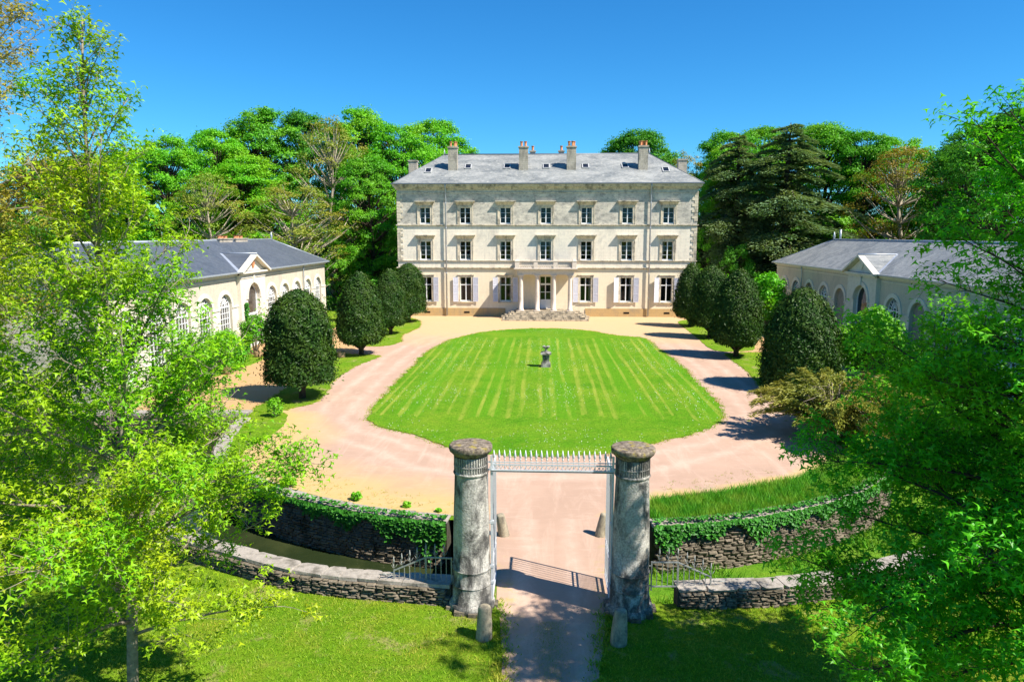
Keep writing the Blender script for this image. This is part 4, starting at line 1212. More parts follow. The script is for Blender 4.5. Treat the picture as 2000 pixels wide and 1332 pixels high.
ga = thing('iron_gate', (AX, 15.9, 0), 'pale iron gateway with spiked lintel between the stone columns', 'gate')
xl, xr = -1.40, 1.42
for x in (xl, xr):
    m = MB()
    m.bar((x, 0, 0), (x, 0, 3.72), .05, .05); m.bar((x + (.09 if x > 0 else -.09), 0, 0), (x + (.09 if x > 0 else -.09), 0, 3.6), .022, .022)
    for z in (.6, 1.0, 2.1, 3.4): m.bar((x - .05, -.0, z), (x + .05, -.0, z), .07, .07)
    sg = 1 if x > 0 else -1
    for z in (3.38, 3.56): m.bar((x, 0, z), (x + sg * .16, 0, z), .03, .03)
    m.build('post', 'iron', ga)
m = MB()
m.box(xl, xr, -.055, .055, 3.335, 3.365); m.bar((xl, -.04, 3.37), (xr, -.04, 3.37), .03, .05); m.bar((xl, 0, 3.50), (xr, 0, 3.50), .028, .028); m.bar((xl, 0, 3.56), (xr, 0, 3.56), .022, .022)
m.build('lintel', 'iron', ga)
m = MB(); n_ = 30; stp = (xr - xl) / n_
for i in range(n_):
    m.bar((xl + i * stp, .008, 3.37), (xl + (i + 1) * stp, .008, 3.50), .011); m.bar((xl + i * stp, -.008, 3.50), (xl + (i + 1) * stp, -.008, 3.37), .011)
m.build('lattice_band', 'iron', ga)
spm = MB().bar((0, 0, 3.37), (0, 0, 3.64), .016)
spm.lathe([(.018, 3.62), (.018, 3.62), (.024, 3.64), (.012, 3.655), (.012, 3.655), (.034, 3.70), (.022, 3.76), (.003, 3.86)], 6)
sp_me = spm.mesh('spike', 'iron')
for i in range(23): link('spike', sp_me, ga, (xl + .06 + (xr - xl - .12) * i / 22, 0, 0))
for x, sg in ((xl, -1), (xr, 1)):
    m = MB(); W_ = 1.32; ht = 3.25
    y0 = .07; xx = x + sg * .0
    for z, t in ((.14, .045), (.30, .03), (.95, .03), (1.10, .03), (ht, .045)): m.bar((xx, y0, z), (xx, y0 + W_, z), t, t)
    for yy in (y0, y0 + W_): m.bar((xx, yy, .1), (xx, yy, ht + .03), .04, .04)
    for i in range(1, 11):
        yy = y0 + W_ * i / 11; m.bar((xx, yy, .14), (xx, yy, ht), .017)
    for i in range(11):
        yy = y0 + W_ * (i + .5) / 11; m.bar((xx, yy, .14), (xx, yy, 1.0), .013)
    m.build('gate_leaf', 'iron', ga)
def side_rail(x0, sg, label):
    th = thing('side_railing', (x0, 16.08, 0), label, 'railing', 'railings beside the gate columns')
    m = MB(); zb = .47
    top = lambda d: 1.08 if d < .62 else 1.08 - (d - .62) * .47
    m.bar((0, 0, zb), (sg * 1.42, .08, zb), .03, .03); m.bar((0, 0, 1.08), (sg * .62, .03, 1.08), .03, .03); m.bar((sg * .62, .03, 1.08), (sg * 1.42, .08, top(1.42)), .03, .03)
    m.bar((0, 0, 1.0), (-sg * .25, -.05, 1.0), .02, .02); m.bar((0, 0, .5), (-sg * .25, -.05, .5), .02, .02)
    m.bar((0, 0, zb - .1), (0, 0, 1.1), .032); m.bar((sg * 1.42, .08, zb - .05), (sg * 1.42, .08, top(1.42)), .032); m.bar((sg * .62, .03, zb - .1), (sg * .62, .03, 1.1), .026)
    m.build('frame', 'rusty', th)
    bm_ = {}
    for i in range(1, 11):
        d = 1.42 * i / 11; MB().bar((0, 0, zb), (0, 0, top(d)), .016).build('bar', 'rusty', th).location = (sg * d, .08 * d / 1.42, 0)
    fm = MB().bar((0, 0, 0), (0, 0, .22), .014).lathe([(.012, .18), (.022, .24), (.004, .36)], 6)
    for a_ in (0, 2.09, 4.19):
        p = [(0, 0, .06), (.05 * math.cos(a_), .05 * math.sin(a_), .10), (.085 * math.cos(a_), .085 * math.sin(a_), .17)]
        fm.tube(p, [.009, .008, .003], 5)
    f_me = fm.mesh('fleuron', 'rusty')
    for d in (.18, .4, .62, .84, 1.02, 1.22, 1.42): link('fleuron', f_me, th, (sg * d, .08 * d / 1.42, top(d)))
    link('fleuron', f_me, th, (sg * 1.42, .08, .6), (0, sg * R(90), 0))
side_rail(-2.17, -1, 'sloping iron railing with fleurons left of the gate')
side_rail(2.62, 1, 'sloping iron railing with fleurons right of the gate')
bmesh_b = MB().lathe([(.19, -.08), (.185, .0), (.165, .38), (.14, .7), (.125, .745), (.08, .765), (.01, .77)], 18, (0, 0, 0), .03).mesh('bollard', 'bollard')
for x, y, rx, ry_, sc, lb in ((-1.26, 14.5, 0, .03, 1, 'stone guard post standing on grass before the left gate column'), (1.68, 14.42, 0, .06, 1.02, 'stone guard post in tree shade before the right gate column'),
                         (-1.12, 19.9, .04, -.16, .9, 'leaning stone guard post inside the gate on the left'), (1.72, 20.0, .05, .2, .9, 'leaning stone guard post inside the gate on the right')):
    tag(link('guard_stone', bmesh_b, None, (x, y, -.005), (rx, ry_, random.random()), (sc,) * 3), lb, 'bollard', 'guard stones of the gate')

# urn on a pedestal
ur = thing('garden_urn', (.2, 46.8, .03), 'weathered stone urn on a square pedestal in the oval lawn', 'urn')
m = MB().box(-.31, .31, -.31, .31, -.03, .26)
m.box(-.25, .25, -.25, .25, .26, .34)
i0 = len(m.v)
m.v += [(-.2, -.2, .34), (.2, -.2, .34), (.2, .2, .34), (-.2, .2, .34), (-.25, -.25, .86), (.25, -.25, .86), (.25, .25, .86), (-.25, .25, .86)]
for f in ((0, 1, 5, 4), (1, 2, 6, 5), (2, 3, 7, 6), (3, 0, 4, 7)): m.f.append(tuple(i0 + k_ for k_ in f)); m.sm.append(False)
m.box(-.35, .35, -.35, .35, .86, .95)
i0 = len(m.v)
m.v += [(-.35, -.35, .95), (.35, -.35, .95), (.35, .35, .95), (-.35, .35, .95), (-.12, -.12, 1.06), (.12, -.12, 1.06), (.12, .12, 1.06), (-.12, .12, 1.06)]
for f in ((0, 1, 5, 4), (1, 2, 6, 5), (2, 3, 7, 6), (3, 0, 4, 7), (4, 5, 6, 7)): m.f.append(tuple(i0 + k_ for k_ in f)); m.sm.append(False)
m.build('pedestal', 'column', ur)
MB().lathe([(.12, 1.05), (.07, 1.11), (.06, 1.17), (.14, 1.23), (.22, 1.30), (.25, 1.36), (.25, 1.36), (.27, 1.38), (.24, 1.40), (.15, 1.36)], 20).build('bowl', 'column', ur)
um = MB()
for k_ in range(7): um.tube([(0, 0, 1.34), (random.uniform(-.08, .08), random.uniform(-.08, .08), 1.55)], [.03, .008], 4)
um.build('dry_plant', 'lf_mid', ur)
# log ends along the path
lg = MB().lathe([(.26, -.03), (.265, .1), (.25, .36), (.25, .36), (.24, .37), (.01, .372)], 14, (0, 0, 0), .03).mesh('log_stump', 'log')
for x, y, s_, lb in ((-20.0, 43.6, 1.25, 'upright sawn log stump at the edge of the orangery path'), (-19.6, 40.2, 1.1, 'low sawn log stump beside the sandy path near the moat'), (-14.5, 49.9, 1.1, 'small dark log stump behind the nearest clipped yew'), (-20.6, 49.9, 1.0, 'log stump beside the lilac bush at the orangery')):
    tag(link('log_stump', lg, None, (x, y, .02), (0, 0, x), (s_, s_, s_ * 1.05)), lb, 'stump', 'log stumps by the path')

# ------------------------------------------------------------------ vegetation
def at(px, py, Y):
    """a point of the photograph at depth Y (metres towards the house)"""
    fw = Vector((-math.sin(YAW) * math.cos(PIT), math.cos(YAW) * math.cos(PIT), -math.sin(PIT)))
    rt = Vector((math.cos(YAW), math.sin(YAW), 0)); up = rt.cross(fw)
    r_ = fw + rt * ((px - 1000) / F) + up * ((666 - py) / F)
    return Vector((0, 0, H)) + r_ * (Y / r_.y)

# ivy on the retaining walls
def ivy(line, side, s0, s1, depth, n, label):
    org = at_len(line, s0)[0]
    th = thing('ivy', (*org, 0), label, 'ivy')
    r = np.random.default_rng(int(n)); C = []; N = []
    ss = r.uniform(s0, s1, n)
    for s in ss:
        p, t = at_len(line, s); nr = np.array([-t[1], t[0]]) * side
        dmax = depth(s) * (.55 + .45 * math.sin(s * 3.1) * math.sin(s * 1.3 + 1))
        d = abs(r.normal()) * .5 * max(dmax, .02)
        if d > dmax * 1.2: d = r.uniform(0, max(dmax, .02))
        q = p + nr * (.33 + r.uniform(0, .16) - .05 * d); over = r.random() < .1
        if over: q = p + nr * r.uniform(.05, .3)
        C.append((q[0] - org[0], q[1] - org[1], (.13 + r.uniform(0, .05)) if over else .06 - d)); N.append((nr[0], nr[1], .55) if not over else (0, 0, 1))
    N = np.array(N) + r.normal(size=(n, 3)) * .38
    link('foliage', leaves('ivy_foliage', C, N, r.uniform(.045, .085, n), 'lf_ivy', RHOMB, r), th)
    for k in range(14):
        m = MB(); s = r.uniform(s0, s1); p, t = at_len(line, s); nr = np.array([-t[1], t[0]]) * side
        q = p + nr * .34 - org; L_ = depth(s)
        m.tube([(q[0], q[1], .05), (q[0] + t[0] * .15, q[1] + t[1] * .15, -L_ * .6), (q[0] - t[0] * .1, q[1] - t[1] * .1, -L_ * 1.1)], [.012, .01, .006], 4)
        m.build('stem', 'bark', th)
ivy(CL[1:], 1, 0, 11.5, lambda s: 1.15 if s < 1.6 else max(.25, 1.2 - .28 * (s - 1.6)) if s < 4.4 else .5, 6800, 'dark green ivy hanging over the moat wall left of the gate')
ivy(CR[1:], -1, 0, 10.5, lambda s: .8 if s < 2.2 else .35 + .5 * abs(math.sin(s * 1.4)), 6400, 'bright ivy curtain on the moat wall right of the gate')

# foreground trees: central leader, ascending limbs, star leaves
def star_tree(name, label, base, lean, Ht, rfun, z_lo, nprim, leafmat, barkmat, leaf_s, seed, dens=1.0, r_tr=.13, cl=7, el=(22, 58), thin=0.):
    th = thing(name, base, label, 'tree')
    r = np.random.default_rng(seed); m = MB()
    tp = []
    for k in range(15):
        t = k / 14
        tp.append(Vector((lean[0] * t + .10 * math.sin(t * 7 + seed), lean[1] * t + .10 * math.cos(t * 6 + seed), Ht * t)))
    m.tube(tp, [r_tr * (1 - .93 * k / 14) ** .8 for k in range(15)], 10)
    def tr_at(z):
        t = min(max(z / Ht, 0), .999) * 14; i = int(t); return tp[i].lerp(tp[i + 1], t - i)
    LC, LN, LS = [], [], []
    def cluster(p, n, out):
        for _ in range(n):
            o = Vector(r.normal(size=3)) * .075
            LC.append(p + o); LN.append(Vector((0, 0, .75)) + out * .35 + Vector(r.normal(size=3)) * .42); LS.append(leaf_s * r.uniform(.5, 1.3))
    ga_ = 2.39996
    for i in range(nprim):
        t = (i + .5) / nprim
        z = z_lo + (Ht * .985 - z_lo) * t ** .92
        L_ = rfun(z) * r.uniform(.72, 1.06)
        if L_ < .1: L_ = .1
        az = i * ga_ + r.normal() * .3
        e = R(el[0] + (el[1] - el[0]) * t + r.normal() * 7)
        d = Vector((math.cos(az) * math.cos(e), math.sin(az) * math.cos(e), math.sin(e)))
        p0 = tr_at(z); pts = [p0]; nseg = max(3, int(L_ / .45)); dd = d.copy()
        L_ /= max(math.cos(e), .5)
        for k in range(nseg):
            dd = (dd + Vector(r.normal(size=3)) * .10 + Vector((0, 0, .02 if k > nseg * .5 else -.035))).normalized()
            pts.append(pts[-1] + dd * (L_ / nseg))
        rad = (.007 + .0085 * L_)
        m.tube(pts, [max(.006, rad * (1 - .9 * k / nseg)) for k in range(nseg + 1)], 6)
        ns = max(2, int((4 + L_ * 6.0) * dens * (1.1 - thin * t)))
        for q in range(ns):
            u = r.uniform(.12, 1.0); x = u * nseg; k = min(int(x), nseg - 1)
            sp = pts[k].lerp(pts[k + 1], x - k); bd = (pts[k + 1] - pts[k]).normalized()
            sd = (bd * .75 + Vector(r.normal(size=3)) * .6 + Vector((0, 0, .25))).normalized()
            sL = (.28 + .22 * L_ * (1 - u * .75)) * r.uniform(.6, 1.25)
            sps = [sp]; n2 = 3
            for _ in range(n2):
                sd = (sd + Vector(r.normal(size=3)) * .16 + Vector((0, 0, .06))).normalized(); sps.append(sps[-1] + sd * sL / n2)
            m.tube(sps, [.007, .0055, .004, .0025], 3, False)
            for w_ in range(max(2, int(sL * 8))):
                v = r.uniform(.3, 1.0); y = v * n2; kk = min(int(y), n2 - 1)
                tp_ = sps[kk].lerp(sps[kk + 1], y - kk)
                td = (sd * .6 + Vector(r.normal(size=3)) * .7 + Vector((0, 0, .3))).normalized()
                te = tp_ + td * r.uniform(.08, .26)
                if w_ % 2 == 0: m.tube([tp_, te], [.003, .002], 3, False)
                cluster(te, max(2, int(cl * r.uniform(.6, 1.3))), td)
            cluster(sps[-1], cl, sd)
    m.build('trunk', barkmat, th)
    LC = np.array([tuple(v) for v in LC]); LN = np.array([tuple(v) for v in LN])
    tag(link('crown', leaves(name + '_crown', LC, LN, np.array(LS), leafmat, STAR, r), th), kind='stuff')
    return th, len(LC)
rl = lambda z: float(np.interp(z, (1.5, 2.8, 3.8, 5, 5.7, 7, 8.4, 10, 12.4), (3.2, 3.9, 3.7, 2.4, 1.75, 1.45, 1.15, .75, .05)))
_, n1 = star_tree('sweetgum_tree', 'slender bright lime-green sweetgum with open branches, tallest of the near left trees', (-7.65, 12.0, -.05), (.02, .15), 12.4, rl, 1.3, 104, 'lf_lime', 'bark', .064, 5, 1.18, .105, 8, (28, 62), .75)
rr_ = lambda z: float(np.interp(z, (2.0, 2.8, 4.0, 5.0, 6.3, 8.3, 9.2, 10.2, 11), (2.6, 4.1, 4.1, 3.1, 2.3, 2.15, 1.7, .9, .15)))
_, n2 = star_tree('sweetgum_tree', 'dense fresh green sweetgum overhanging the wall, nearest tree on the right', (7.7, 10.6, -.05), (.3, .1), 11.0, rr_, 1.9, 134, 'lf_green', 'bark_dark', .074, 9, 1.62, .12, 8, (6, 50), .88)
_, n4 = star_tree('sweetgum_tree', 'low bushy lime-green sweetgum at the far left edge', (-12.6, 14.2, -.05), (.1, .1), 8.6, lambda z: float(np.interp(z, (1, 2.5, 5, 7, 8.6), (2.0, 3.0, 2.4, 1.3, .1))), 1.0, 62, 'lf_lime', 'bark', .07, 33, 1.05, .09, 7, (20, 55), .3)
ry_f = lambda z: 3.9 if z < 8 else 3.9 * max(.05, 1 - (z - 8) / 11)
_, n3 = star_tree('maple_tree', 'tall sparse yellowish maple behind the lime-green sweetgum at the left edge', (-15.6, 17.6, -.05), (.1, .1), 17.5, ry_f, 4.5, 84, 'lf_yellow', 'bark', .075, 21, 1.0, .2, 5, (25, 60))
print('leaves', n1, n2, n3, n4)

# wood behind the house: each tree its own object; crowns share a few meshes
def crown_mesh(name, seed, ncl, per, rx, z0, z1, leaf, sparse=0., flat=1.0):
    r = np.random.default_rng(seed); m = MB()
    tr = [Vector((.35 * math.sin(k * .9 + seed), .35 * math.cos(k * .7 + seed), z1 * .86 * k / 8)) for k in range(9)]
    m.tube(tr, [.42 * (1 - .88 * k / 8) for k in range(9)], 8)
    C, N, S = [], [], []
    for i in range(ncl):
        u = (i + .5) / ncl; az = i * 2.39996 + r.normal() * .5
        z = z0 + (z1 - z0) * r.uniform(0, 1) ** .8
        t = (z - z0) / (z1 - z0)
        prof = max(.06, 1 - abs((t - .40) / .62) ** 2.2) ** .6 if t > .40 else .72 + .28 * t / .4
        lob = 1 + .20 * math.sin(az * 2 + seed) + .14 * math.sin(az * 3 + t * 9)
        rad = rx * prof * lob * r.uniform(.45, 1.0) ** .6
        c = Vector((math.cos(az) * rad, math.sin(az) * rad, z))
        k = min(7, int(max(0, (z - rad * .75)) / (z1 * .86) * 8)); p0 = tr[max(1, k)]
        mid = p0.lerp(c, .5) + Vector((0, 0, -.12 * rad))
        m.tube([p0, mid, c], [.05 + .016 * rad, .04 + .006 * rad, .02], 5, False)
        R_ = r.uniform(.5, 1.25) * (1.1 - .3 * t) * rx / 5.0
        n = int(per * (R_ / (rx / 5)) ** 1.5 * (1 if r.random() > sparse else .35))
        d = r.normal(size=(n, 3)); d /= np.linalg.norm(d, axis=1, keepdims=True)
        d[:, 2] = np.where(d[:, 2] < -.35, -d[:, 2] * .6, d[:, 2])
        q = d * (R_ * (r.uniform(.3, 1.1, n) ** .7 + .22 * np.abs(r.normal(size=n))))[:, None] * np.array([1.05, 1.05, .92 * flat])
        C.append(q + np.array(c)); N.append(d * .8 + np.array([c.x / rx, c.y / rx, .55]) * .6 + r.normal(size=(n, 3)) * .5)
        S.append(leaf * r.uniform(.55, 1.2, n))
    return m.mesh(name + '_trunk', 'bark_dark'), leaves(name + '_crown', np.concatenate(C), np.concatenate(N), np.concatenate(S), 'lf_mid', RHOMB, r)
KIND = [crown_mesh('broadleaf', 31 + i, 230, 330, 5.0, 2.5, 23.0, .118) for i in range(4)]
SPARSE = [crown_mesh('sparse', 61 + i, 130, 150, 5.0, 4.5, 22.8, .115, .3) for i in range(2)]
BUSH = [crown_mesh('understorey', 81 + i, 70, 200, 4.2, .5, 9.0, .14) for i in range(2)]

def cedar_mesh(seed):
    r = np.random.default_rng(seed); m = MB(); Ht = 20.
    m.tube([(0, 0, 0), (.1, 0, 8), (0, .1, 15), (0, 0, Ht)], [.45, .33, .18, .03], 8)
    C, N, S, T = [], [], [], []
    for i in range(95):
        t = (i + .5) / 95; z = 1.5 + (Ht - 1.8) * t; az = i * 2.39996 + r.normal() * .3
        L_ = (5.0 * max(0, 1 - t ** 2.4) ** .75 + .9) * r.uniform(.5, 1.15)
        d = np.array([math.cos(az), math.sin(az), 0.]); sdv = np.array([-d[1], d[0], 0])
        n = int(120 * L_ ** 1.25 + 40)
        u = r.uniform(.12, 1, n) ** .8; v = r.normal(size=n) * .22 * L_ * (1.05 - u) ** .5
        zz = z + .22 * L_ * np.sin(u * 2.4) - .30 * L_ * u ** 2.2 - np.abs(v) * .3 + r.normal(size=n) * .07
        C.append(d * (u * L_)[:, None] + sdv * v[:, None] + np.c_[np.zeros((n, 2)), zz])
        N.append(np.c_[r.normal(size=n) * .3, r.normal(size=n) * .3, np.full(n, 1.)]); S.append(r.uniform(.12, .24, n)); T.append(d + sdv * (v / L_ * 2.5)[:, None] + np.array([0, 0, -.25]) + r.normal(size=(n, 3)) * .2)
        m.tube([(0, 0, z), tuple(d * L_ * .5 + np.array([0, 0, z + .2 * L_])), tuple(d * L_ * .95 + np.array([0, 0, z - .08 * L_]))], [.06, .04, .012], 4, False)
    return m.mesh('cedar_trunk', 'bark_dark'), leaves('cedar_crown', np.concatenate(C), np.concatenate(N), np.concatenate(S), 'lf_cedar', NARROW * np.array([1, 1.5, 1]), r, np.concatenate(T))
CEDAR = [cedar_mesh(5), cedar_mesh(6)]

def plant(kindname, meshes, base_h, base_r, px, top, hw, Y, mat, label, cat='tree', group='trees of the wood behind the house', bark=None, seed=0, kind='crown', hmin=None):
    p = at(px, top, Y); ht = p.z
    th = thing(kindname, (p.x, Y, -.1), label, cat, group, random.uniform(0, 6.28))
    sx = hw * Y / F / base_r; sz = (ht + .1) / base_h
    tr, cr = meshes
    a = link('trunk', tr, th, None, None, (sx, sx, sz)); b = link(kind, cr, th, None, None, (sx, sx, sz))
    for o_, mt in ((a, bark), (b, mat)):
        if mt:
            o_.material_slots[0].link = 'OBJECT'; o_.material_slots[0].material = M[mt]
    b['kind'] = 'stuff'
    return th
T_ = [  # px, top y, half width px, Y, kind, material, words
    (325, 258, 62, 84, 0, 'lf_bright', 'rounded bright green tree left of the wood above the orangery roof'),
    (415, 245, 75, 96, 1, 'lf_bright', 'light green tree behind the rounded tree above the orangery'),
    (250, 285, 70, 90, 2, 'lf_mid', 'green tree showing through the branches of the lime-green sweetgum'),
    (170, 300, 80, 94, 3, 'lf_mid', 'green tree behind the lime-green sweetgum, further left'),
    (80, 310, 85, 92, 0, 'lf_deep', 'dark tree behind the sweetgum at the far left'),
    (500, 206, 85, 104, 2, 'lf_mid', 'tallest dark crown on the left side of the wood'),
    (590, 213, 62, 108, 3, 'lf_deep', 'dark green crown behind the pale-limbed plane tree'),
    (640, 226, 72, 92, 's0', 'lf_tan', 'tan half-leafed plane tree with pale bare limbs'),
    (700, 205, 72, 106, 0, 'lf_bright', 'high light green crown right of the plane tree'),
    (775, 235, 62, 100, 1, 'lf_bright', 'bright green tree just left of the manor roof'),
    (855, 226, 72, 112, 2, 'lf_bright', 'light green crown behind the left end of the manor roof'),
    (720, 300, 62, 88, 3, 'lf_mid', 'green tree against the left corner of the manor house'),
    (575, 352, 95, 80, 's1', 'lf_tan', 'broad olive-tan tree beyond the end of the orangery'),
    (405, 335, 72, 82, 's0', 'lf_tan', 'brownish thin tree behind the orangery roof'),
    (470, 300, 80, 90, 1, 'lf_bright', 'fresh green tree between the brownish and the tan trees'),
    (1245, 250, 78, 112, 3, 'lf_deep', 'round dark green crown behind the right end of the manor roof'),
    (1345, 290, 42, 104, 's1', 'lf_yellow', 'yellowish crown peeping out right of the manor roof'),
    (1425, 250, 66, 106, 0, 'lf_mid', 'green crown behind the left cedar'),
    (1410, 285, 46, 96, 1, 'lf_bright', 'bright green crown between the manor and the cedars'),
    (1500, 240, 70, 110, 2, 'lf_mid', 'green crown behind the gap of the two cedars'),
    (1610, 236, 82, 106, 3, 'lf_mid', 'broad green oak crown right of the tall cedar'),
    (1690, 248, 66, 100, 0, 'lf_mid', 'green crown left of the bronze tree'),
    (1770, 282, 86, 88, 's0', 'lf_brown', 'bronze-leaved tree above the right outbuilding roof'),
    (1760, 262, 66, 104, 1, 'lf_bright', 'bright green crown behind the bronze tree'),
    (1905, 240, 90, 78, 2, 'lf_deep', 'dark dense tree between the bronze tree and the right sweetgum'),
    (1990, 208, 95, 66, 3, 'lf_deep', 'dark tall tree behind the right sweetgum at the right edge'),
    (1860, 300, 66, 96, 0, 'lf_mid', 'green crown behind the dark dense tree')]
for px, top, hw, Y, kd, mt, lb in T_:
    if isinstance(kd, str): plant('plane_tree', SPARSE[int(kd[1])], 23.6, 5.6, px, top, hw * 1.2, Y, mt, lb, bark='bark_pale')
    else: plant('broadleaf_tree', KIND[kd], 24.0, 6.0, px, top, hw * 1.42, Y, mt, lb)
plant('cedar_tree', CEDAR[0], 20, 4.6, 1545, 240, 118, 90, 'lf_cedar', 'tall dark blue-green cedar right of the manor house')
plant('cedar_tree', CEDAR[1], 20, 4.6, 1445, 262, 95, 92, 'lf_cedar', 'slightly lower dark cedar close to the manor house')
und = [(660, 480, 45, 84, 'lf_mid'), (700, 470, 42, 90, 'lf_bright'), (745, 420, 45, 92, 'lf_deep'), (600, 470, 50, 92, 'lf_deep'), (535, 440, 50, 96, 'lf_deep'), (470, 430, 60, 98, 'lf_mid'), (400, 430, 60, 96, 'lf_deep'), (330, 420, 60, 98, 'lf_mid'), (260, 420, 60, 98, 'lf_deep'), (180, 420, 65, 98, 'lf_mid'), (90, 420, 70, 98, 'lf_mid'), (10, 400, 80, 98, 'lf_mid'),
       (1385, 430, 40, 90, 'lf_mid'), (1440, 480, 45, 84, 'lf_deep'), (1500, 440, 50, 98, 'lf_deep'), (1570, 430, 55, 100, 'lf_mid'), (1640, 420, 60, 98, 'lf_bright'), (1710, 420, 60, 98, 'lf_deep'), (1790, 420, 60, 96, 'lf_mid'), (1860, 420, 60, 92, 'lf_deep'), (1940, 420, 70, 90, 'lf_mid')]
_ord = ['first', 'second', 'third', 'fourth', 'fifth', 'sixth', 'seventh', 'eighth', 'ninth', 'tenth', 'eleventh', 'twelfth']
UL = ['bush at the foot of the wood, %s leftwards from the manor house' % o_ for o_ in ('second', 'third', 'first', 'fourth', 'fifth', 'sixth', 'seventh', 'eighth', 'ninth', 'tenth', 'eleventh', 'twelfth')]
UL += ['bush at the foot of the wood, %s rightwards from the manor house' % o_ for o_ in _ord[:9]]
for i, (px, top, hw, Y, mt) in enumerate(und):
    plant('understorey_bush', BUSH[i % 2], 9.4, 5.0, px, top, hw, Y, mt, UL[i], 'bush', 'bushes along the foot of the wood', kind='foliage')

# clipped yews
def yew_mesh(name, seed, rad, z0, z1, n, taper=.25, dome=.5, foot=.9):
    r = np.random.default_rng(seed)
    def prof(t):   # radius fraction: dome on top, tucked in at the foot
        a_ = 1 - taper * t
        if t > dome: a_ *= max(0, 1 - ((t - dome) / (1 - dome)) ** 2.2) ** .6
        if t < .14: a_ *= foot + (1 - foot) * (t / .14) ** .7
        return a_
    C, N = [], []
    ts = r.uniform(0, 1, n); ph = r.uniform(0, 2 * np.pi, n)
    pr_ = np.array([prof(t) for t in ts]); keep = r.uniform(0, 1, n) < np.maximum(pr_, .12) + .1
    ts, ph, pr_ = ts[keep], ph[keep], pr_[keep]
    wob = 1 + .05 * np.sin(ph * 3 + seed) + .04 * np.sin(ph * 5 + ts * 11) + .03 * np.sin(ts * 23 + ph * 2) + .03 * np.sin(ph * 11 + ts * 31)
    dp = r.normal(size=len(ts)) * .06 + .03 * np.abs(r.normal(size=len(ts))) ** 3
    rr = rad * pr_ * wob + dp
    C = np.c_[np.cos(ph) * rr, np.sin(ph) * rr, z0 + (z1 - z0) * ts + r.normal(size=len(ts)) * .04]
    slope = np.where(ts > dome, (ts - dome + .05) * 2.2, .12)
    N = np.c_[np.cos(ph), np.sin(ph), slope] + r.normal(size=(len(ts), 3)) * .5
    T = np.c_[np.cos(ph) * .7, np.sin(ph) * .7, np.full(len(ts), .15)] + r.normal(size=(len(ts), 3)) * .5
    # foliage is opaque a hand's breadth in: closed inner shell in the same mesh
    sp = leaves(name, C, N, r.uniform(.05, .125, len(ts)), 'lf_yew', NARROW * np.array([1, 1.7, 1]), r, T)
    core = MB().lathe([(rad * .9 * prof(t) + .01, z0 + .06 + (z1 - z0 - .16) * t) for t in np.linspace(0, 1, 16)], 24, (0, 0, 0), .03)
    tm = MB()
    for k in range(9):
        a_ = 2 * math.pi * k / 9; q = rad * r.uniform(.35, .7)
        tm.tube([(.05 * math.cos(a_), .05 * math.sin(a_), -.1), (.1 * math.cos(a_), .1 * math.sin(a_), z0 * .55), (q * math.cos(a_), q * math.sin(a_), z0 + .35)], [.13, .09, .03], 6)
    tm.tube([(0, 0, -.1), (0, 0, z1 * .6)], [.2, .1], 8)
    return tm.mesh(name + '_trunk', 'bark_dark'), core.mesh(name + '_core', 'lf_yew'), sp
Y1 = yew_mesh('yew', 3, 1.72, 1.0, 5.85, 24000, .14, .52, .97); Y2 = yew_mesh('yew', 4, 1.80, .85, 6.2, 20000, .30, .36, .55); Y3 = yew_mesh('yew', 8, 2.15, .15, 5.8, 25000, .26, .42, .85)
for (x, y, ms, sc, lb) in ((-13.0, 37.1, Y1, (1, 1, 1), 'clipped dark yew nearest to the gate on the left side'),
                           (-13.35, 51.1, Y2, (1, 1, .98), 'clipped yew second from the gate on the left side'),
                           (-13.5, 62.0, Y2, (.88, .88, .93), 'clipped yew third from the gate on the left side'),
                           (-13.55, 70.9, Y1, (.93, .93, 1.0), 'clipped yew against the left corner of the manor house'),
                           (13.95, 51.4, Y2, (1.02, 1.02, 1.02), 'clipped yew with forked bare foot on the right side'),
                           (14.2, 60.9, Y1, (.9, .9, 1.05), 'clipped yew third from the gate on the right side'),
                           (14.05, 68.4, Y2, (.86, .86, .98), 'clipped yew against the right corner of the manor house'),
                           (14.7, 40.8, Y3, (1, 1, 1), 'broad shaggy clipped yew nearest to the gate on the right side')):
    th = thing('yew_topiary', (x, y, .02), lb, 'topiary', 'clipped yews lining the court', x)
    tr, co, fo = ms
    link('trunk', tr, th, None, None, sc); link('inner_foliage', co, th, None, None, sc); link('foliage', fo, th, None, None, sc)['kind'] = 'stuff'

# golden spreading juniper
jn = thing('juniper_bush', (12.7, 30.7, 0), 'low wide golden-brown juniper bush beside the drive on the right', 'bush')
r = np.random.default_rng(44); C, N, S, T = [], [], [], []; m = MB()
for i in range(150):
    az = r.uniform(0, 6.28); L_ = r.uniform(1.2, 3.9); top = r.uniform(.6, 3.1) * (1 - .1 * L_) + .35
    d = np.array([math.cos(az), math.sin(az), 0]); sd_ = np.array([-d[1], d[0], 0]); n = int(150 * L_)
    u = r.uniform(.15, 1, n); v = r.normal(size=n) * .16 * L_ * (1.1 - u)
    z = .2 + top * np.sin(np.minimum(u * 1.15, 1.1) * 1.45) - .32 * u ** 3 * L_ * .5 + r.normal(size=n) * .06
    C.append(d * (u * L_)[:, None] + sd_ * v[:, None] + np.c_[np.zeros((n, 2)), np.maximum(z, .05)]); N.append(np.c_[r.normal(size=(n, 2)) * .45, np.ones(n)]); S.append(r.uniform(.05, .14, n)); T.append(np.tile(d, (n, 1)) + sd_ * (v * 2)[:, None] + np.array([0, 0, -.3]) + r.normal(size=(n, 3)) * .3)
    m.tube([(0, 0, .0), tuple(d * L_ * .45 + np.array([0, 0, .2 + top * .75])), tuple(d * L_ * .95 + np.array([0, 0, max(.1, .2 + top * .9 - .2 * L_)]))], [.05, .03, .008], 4, False)
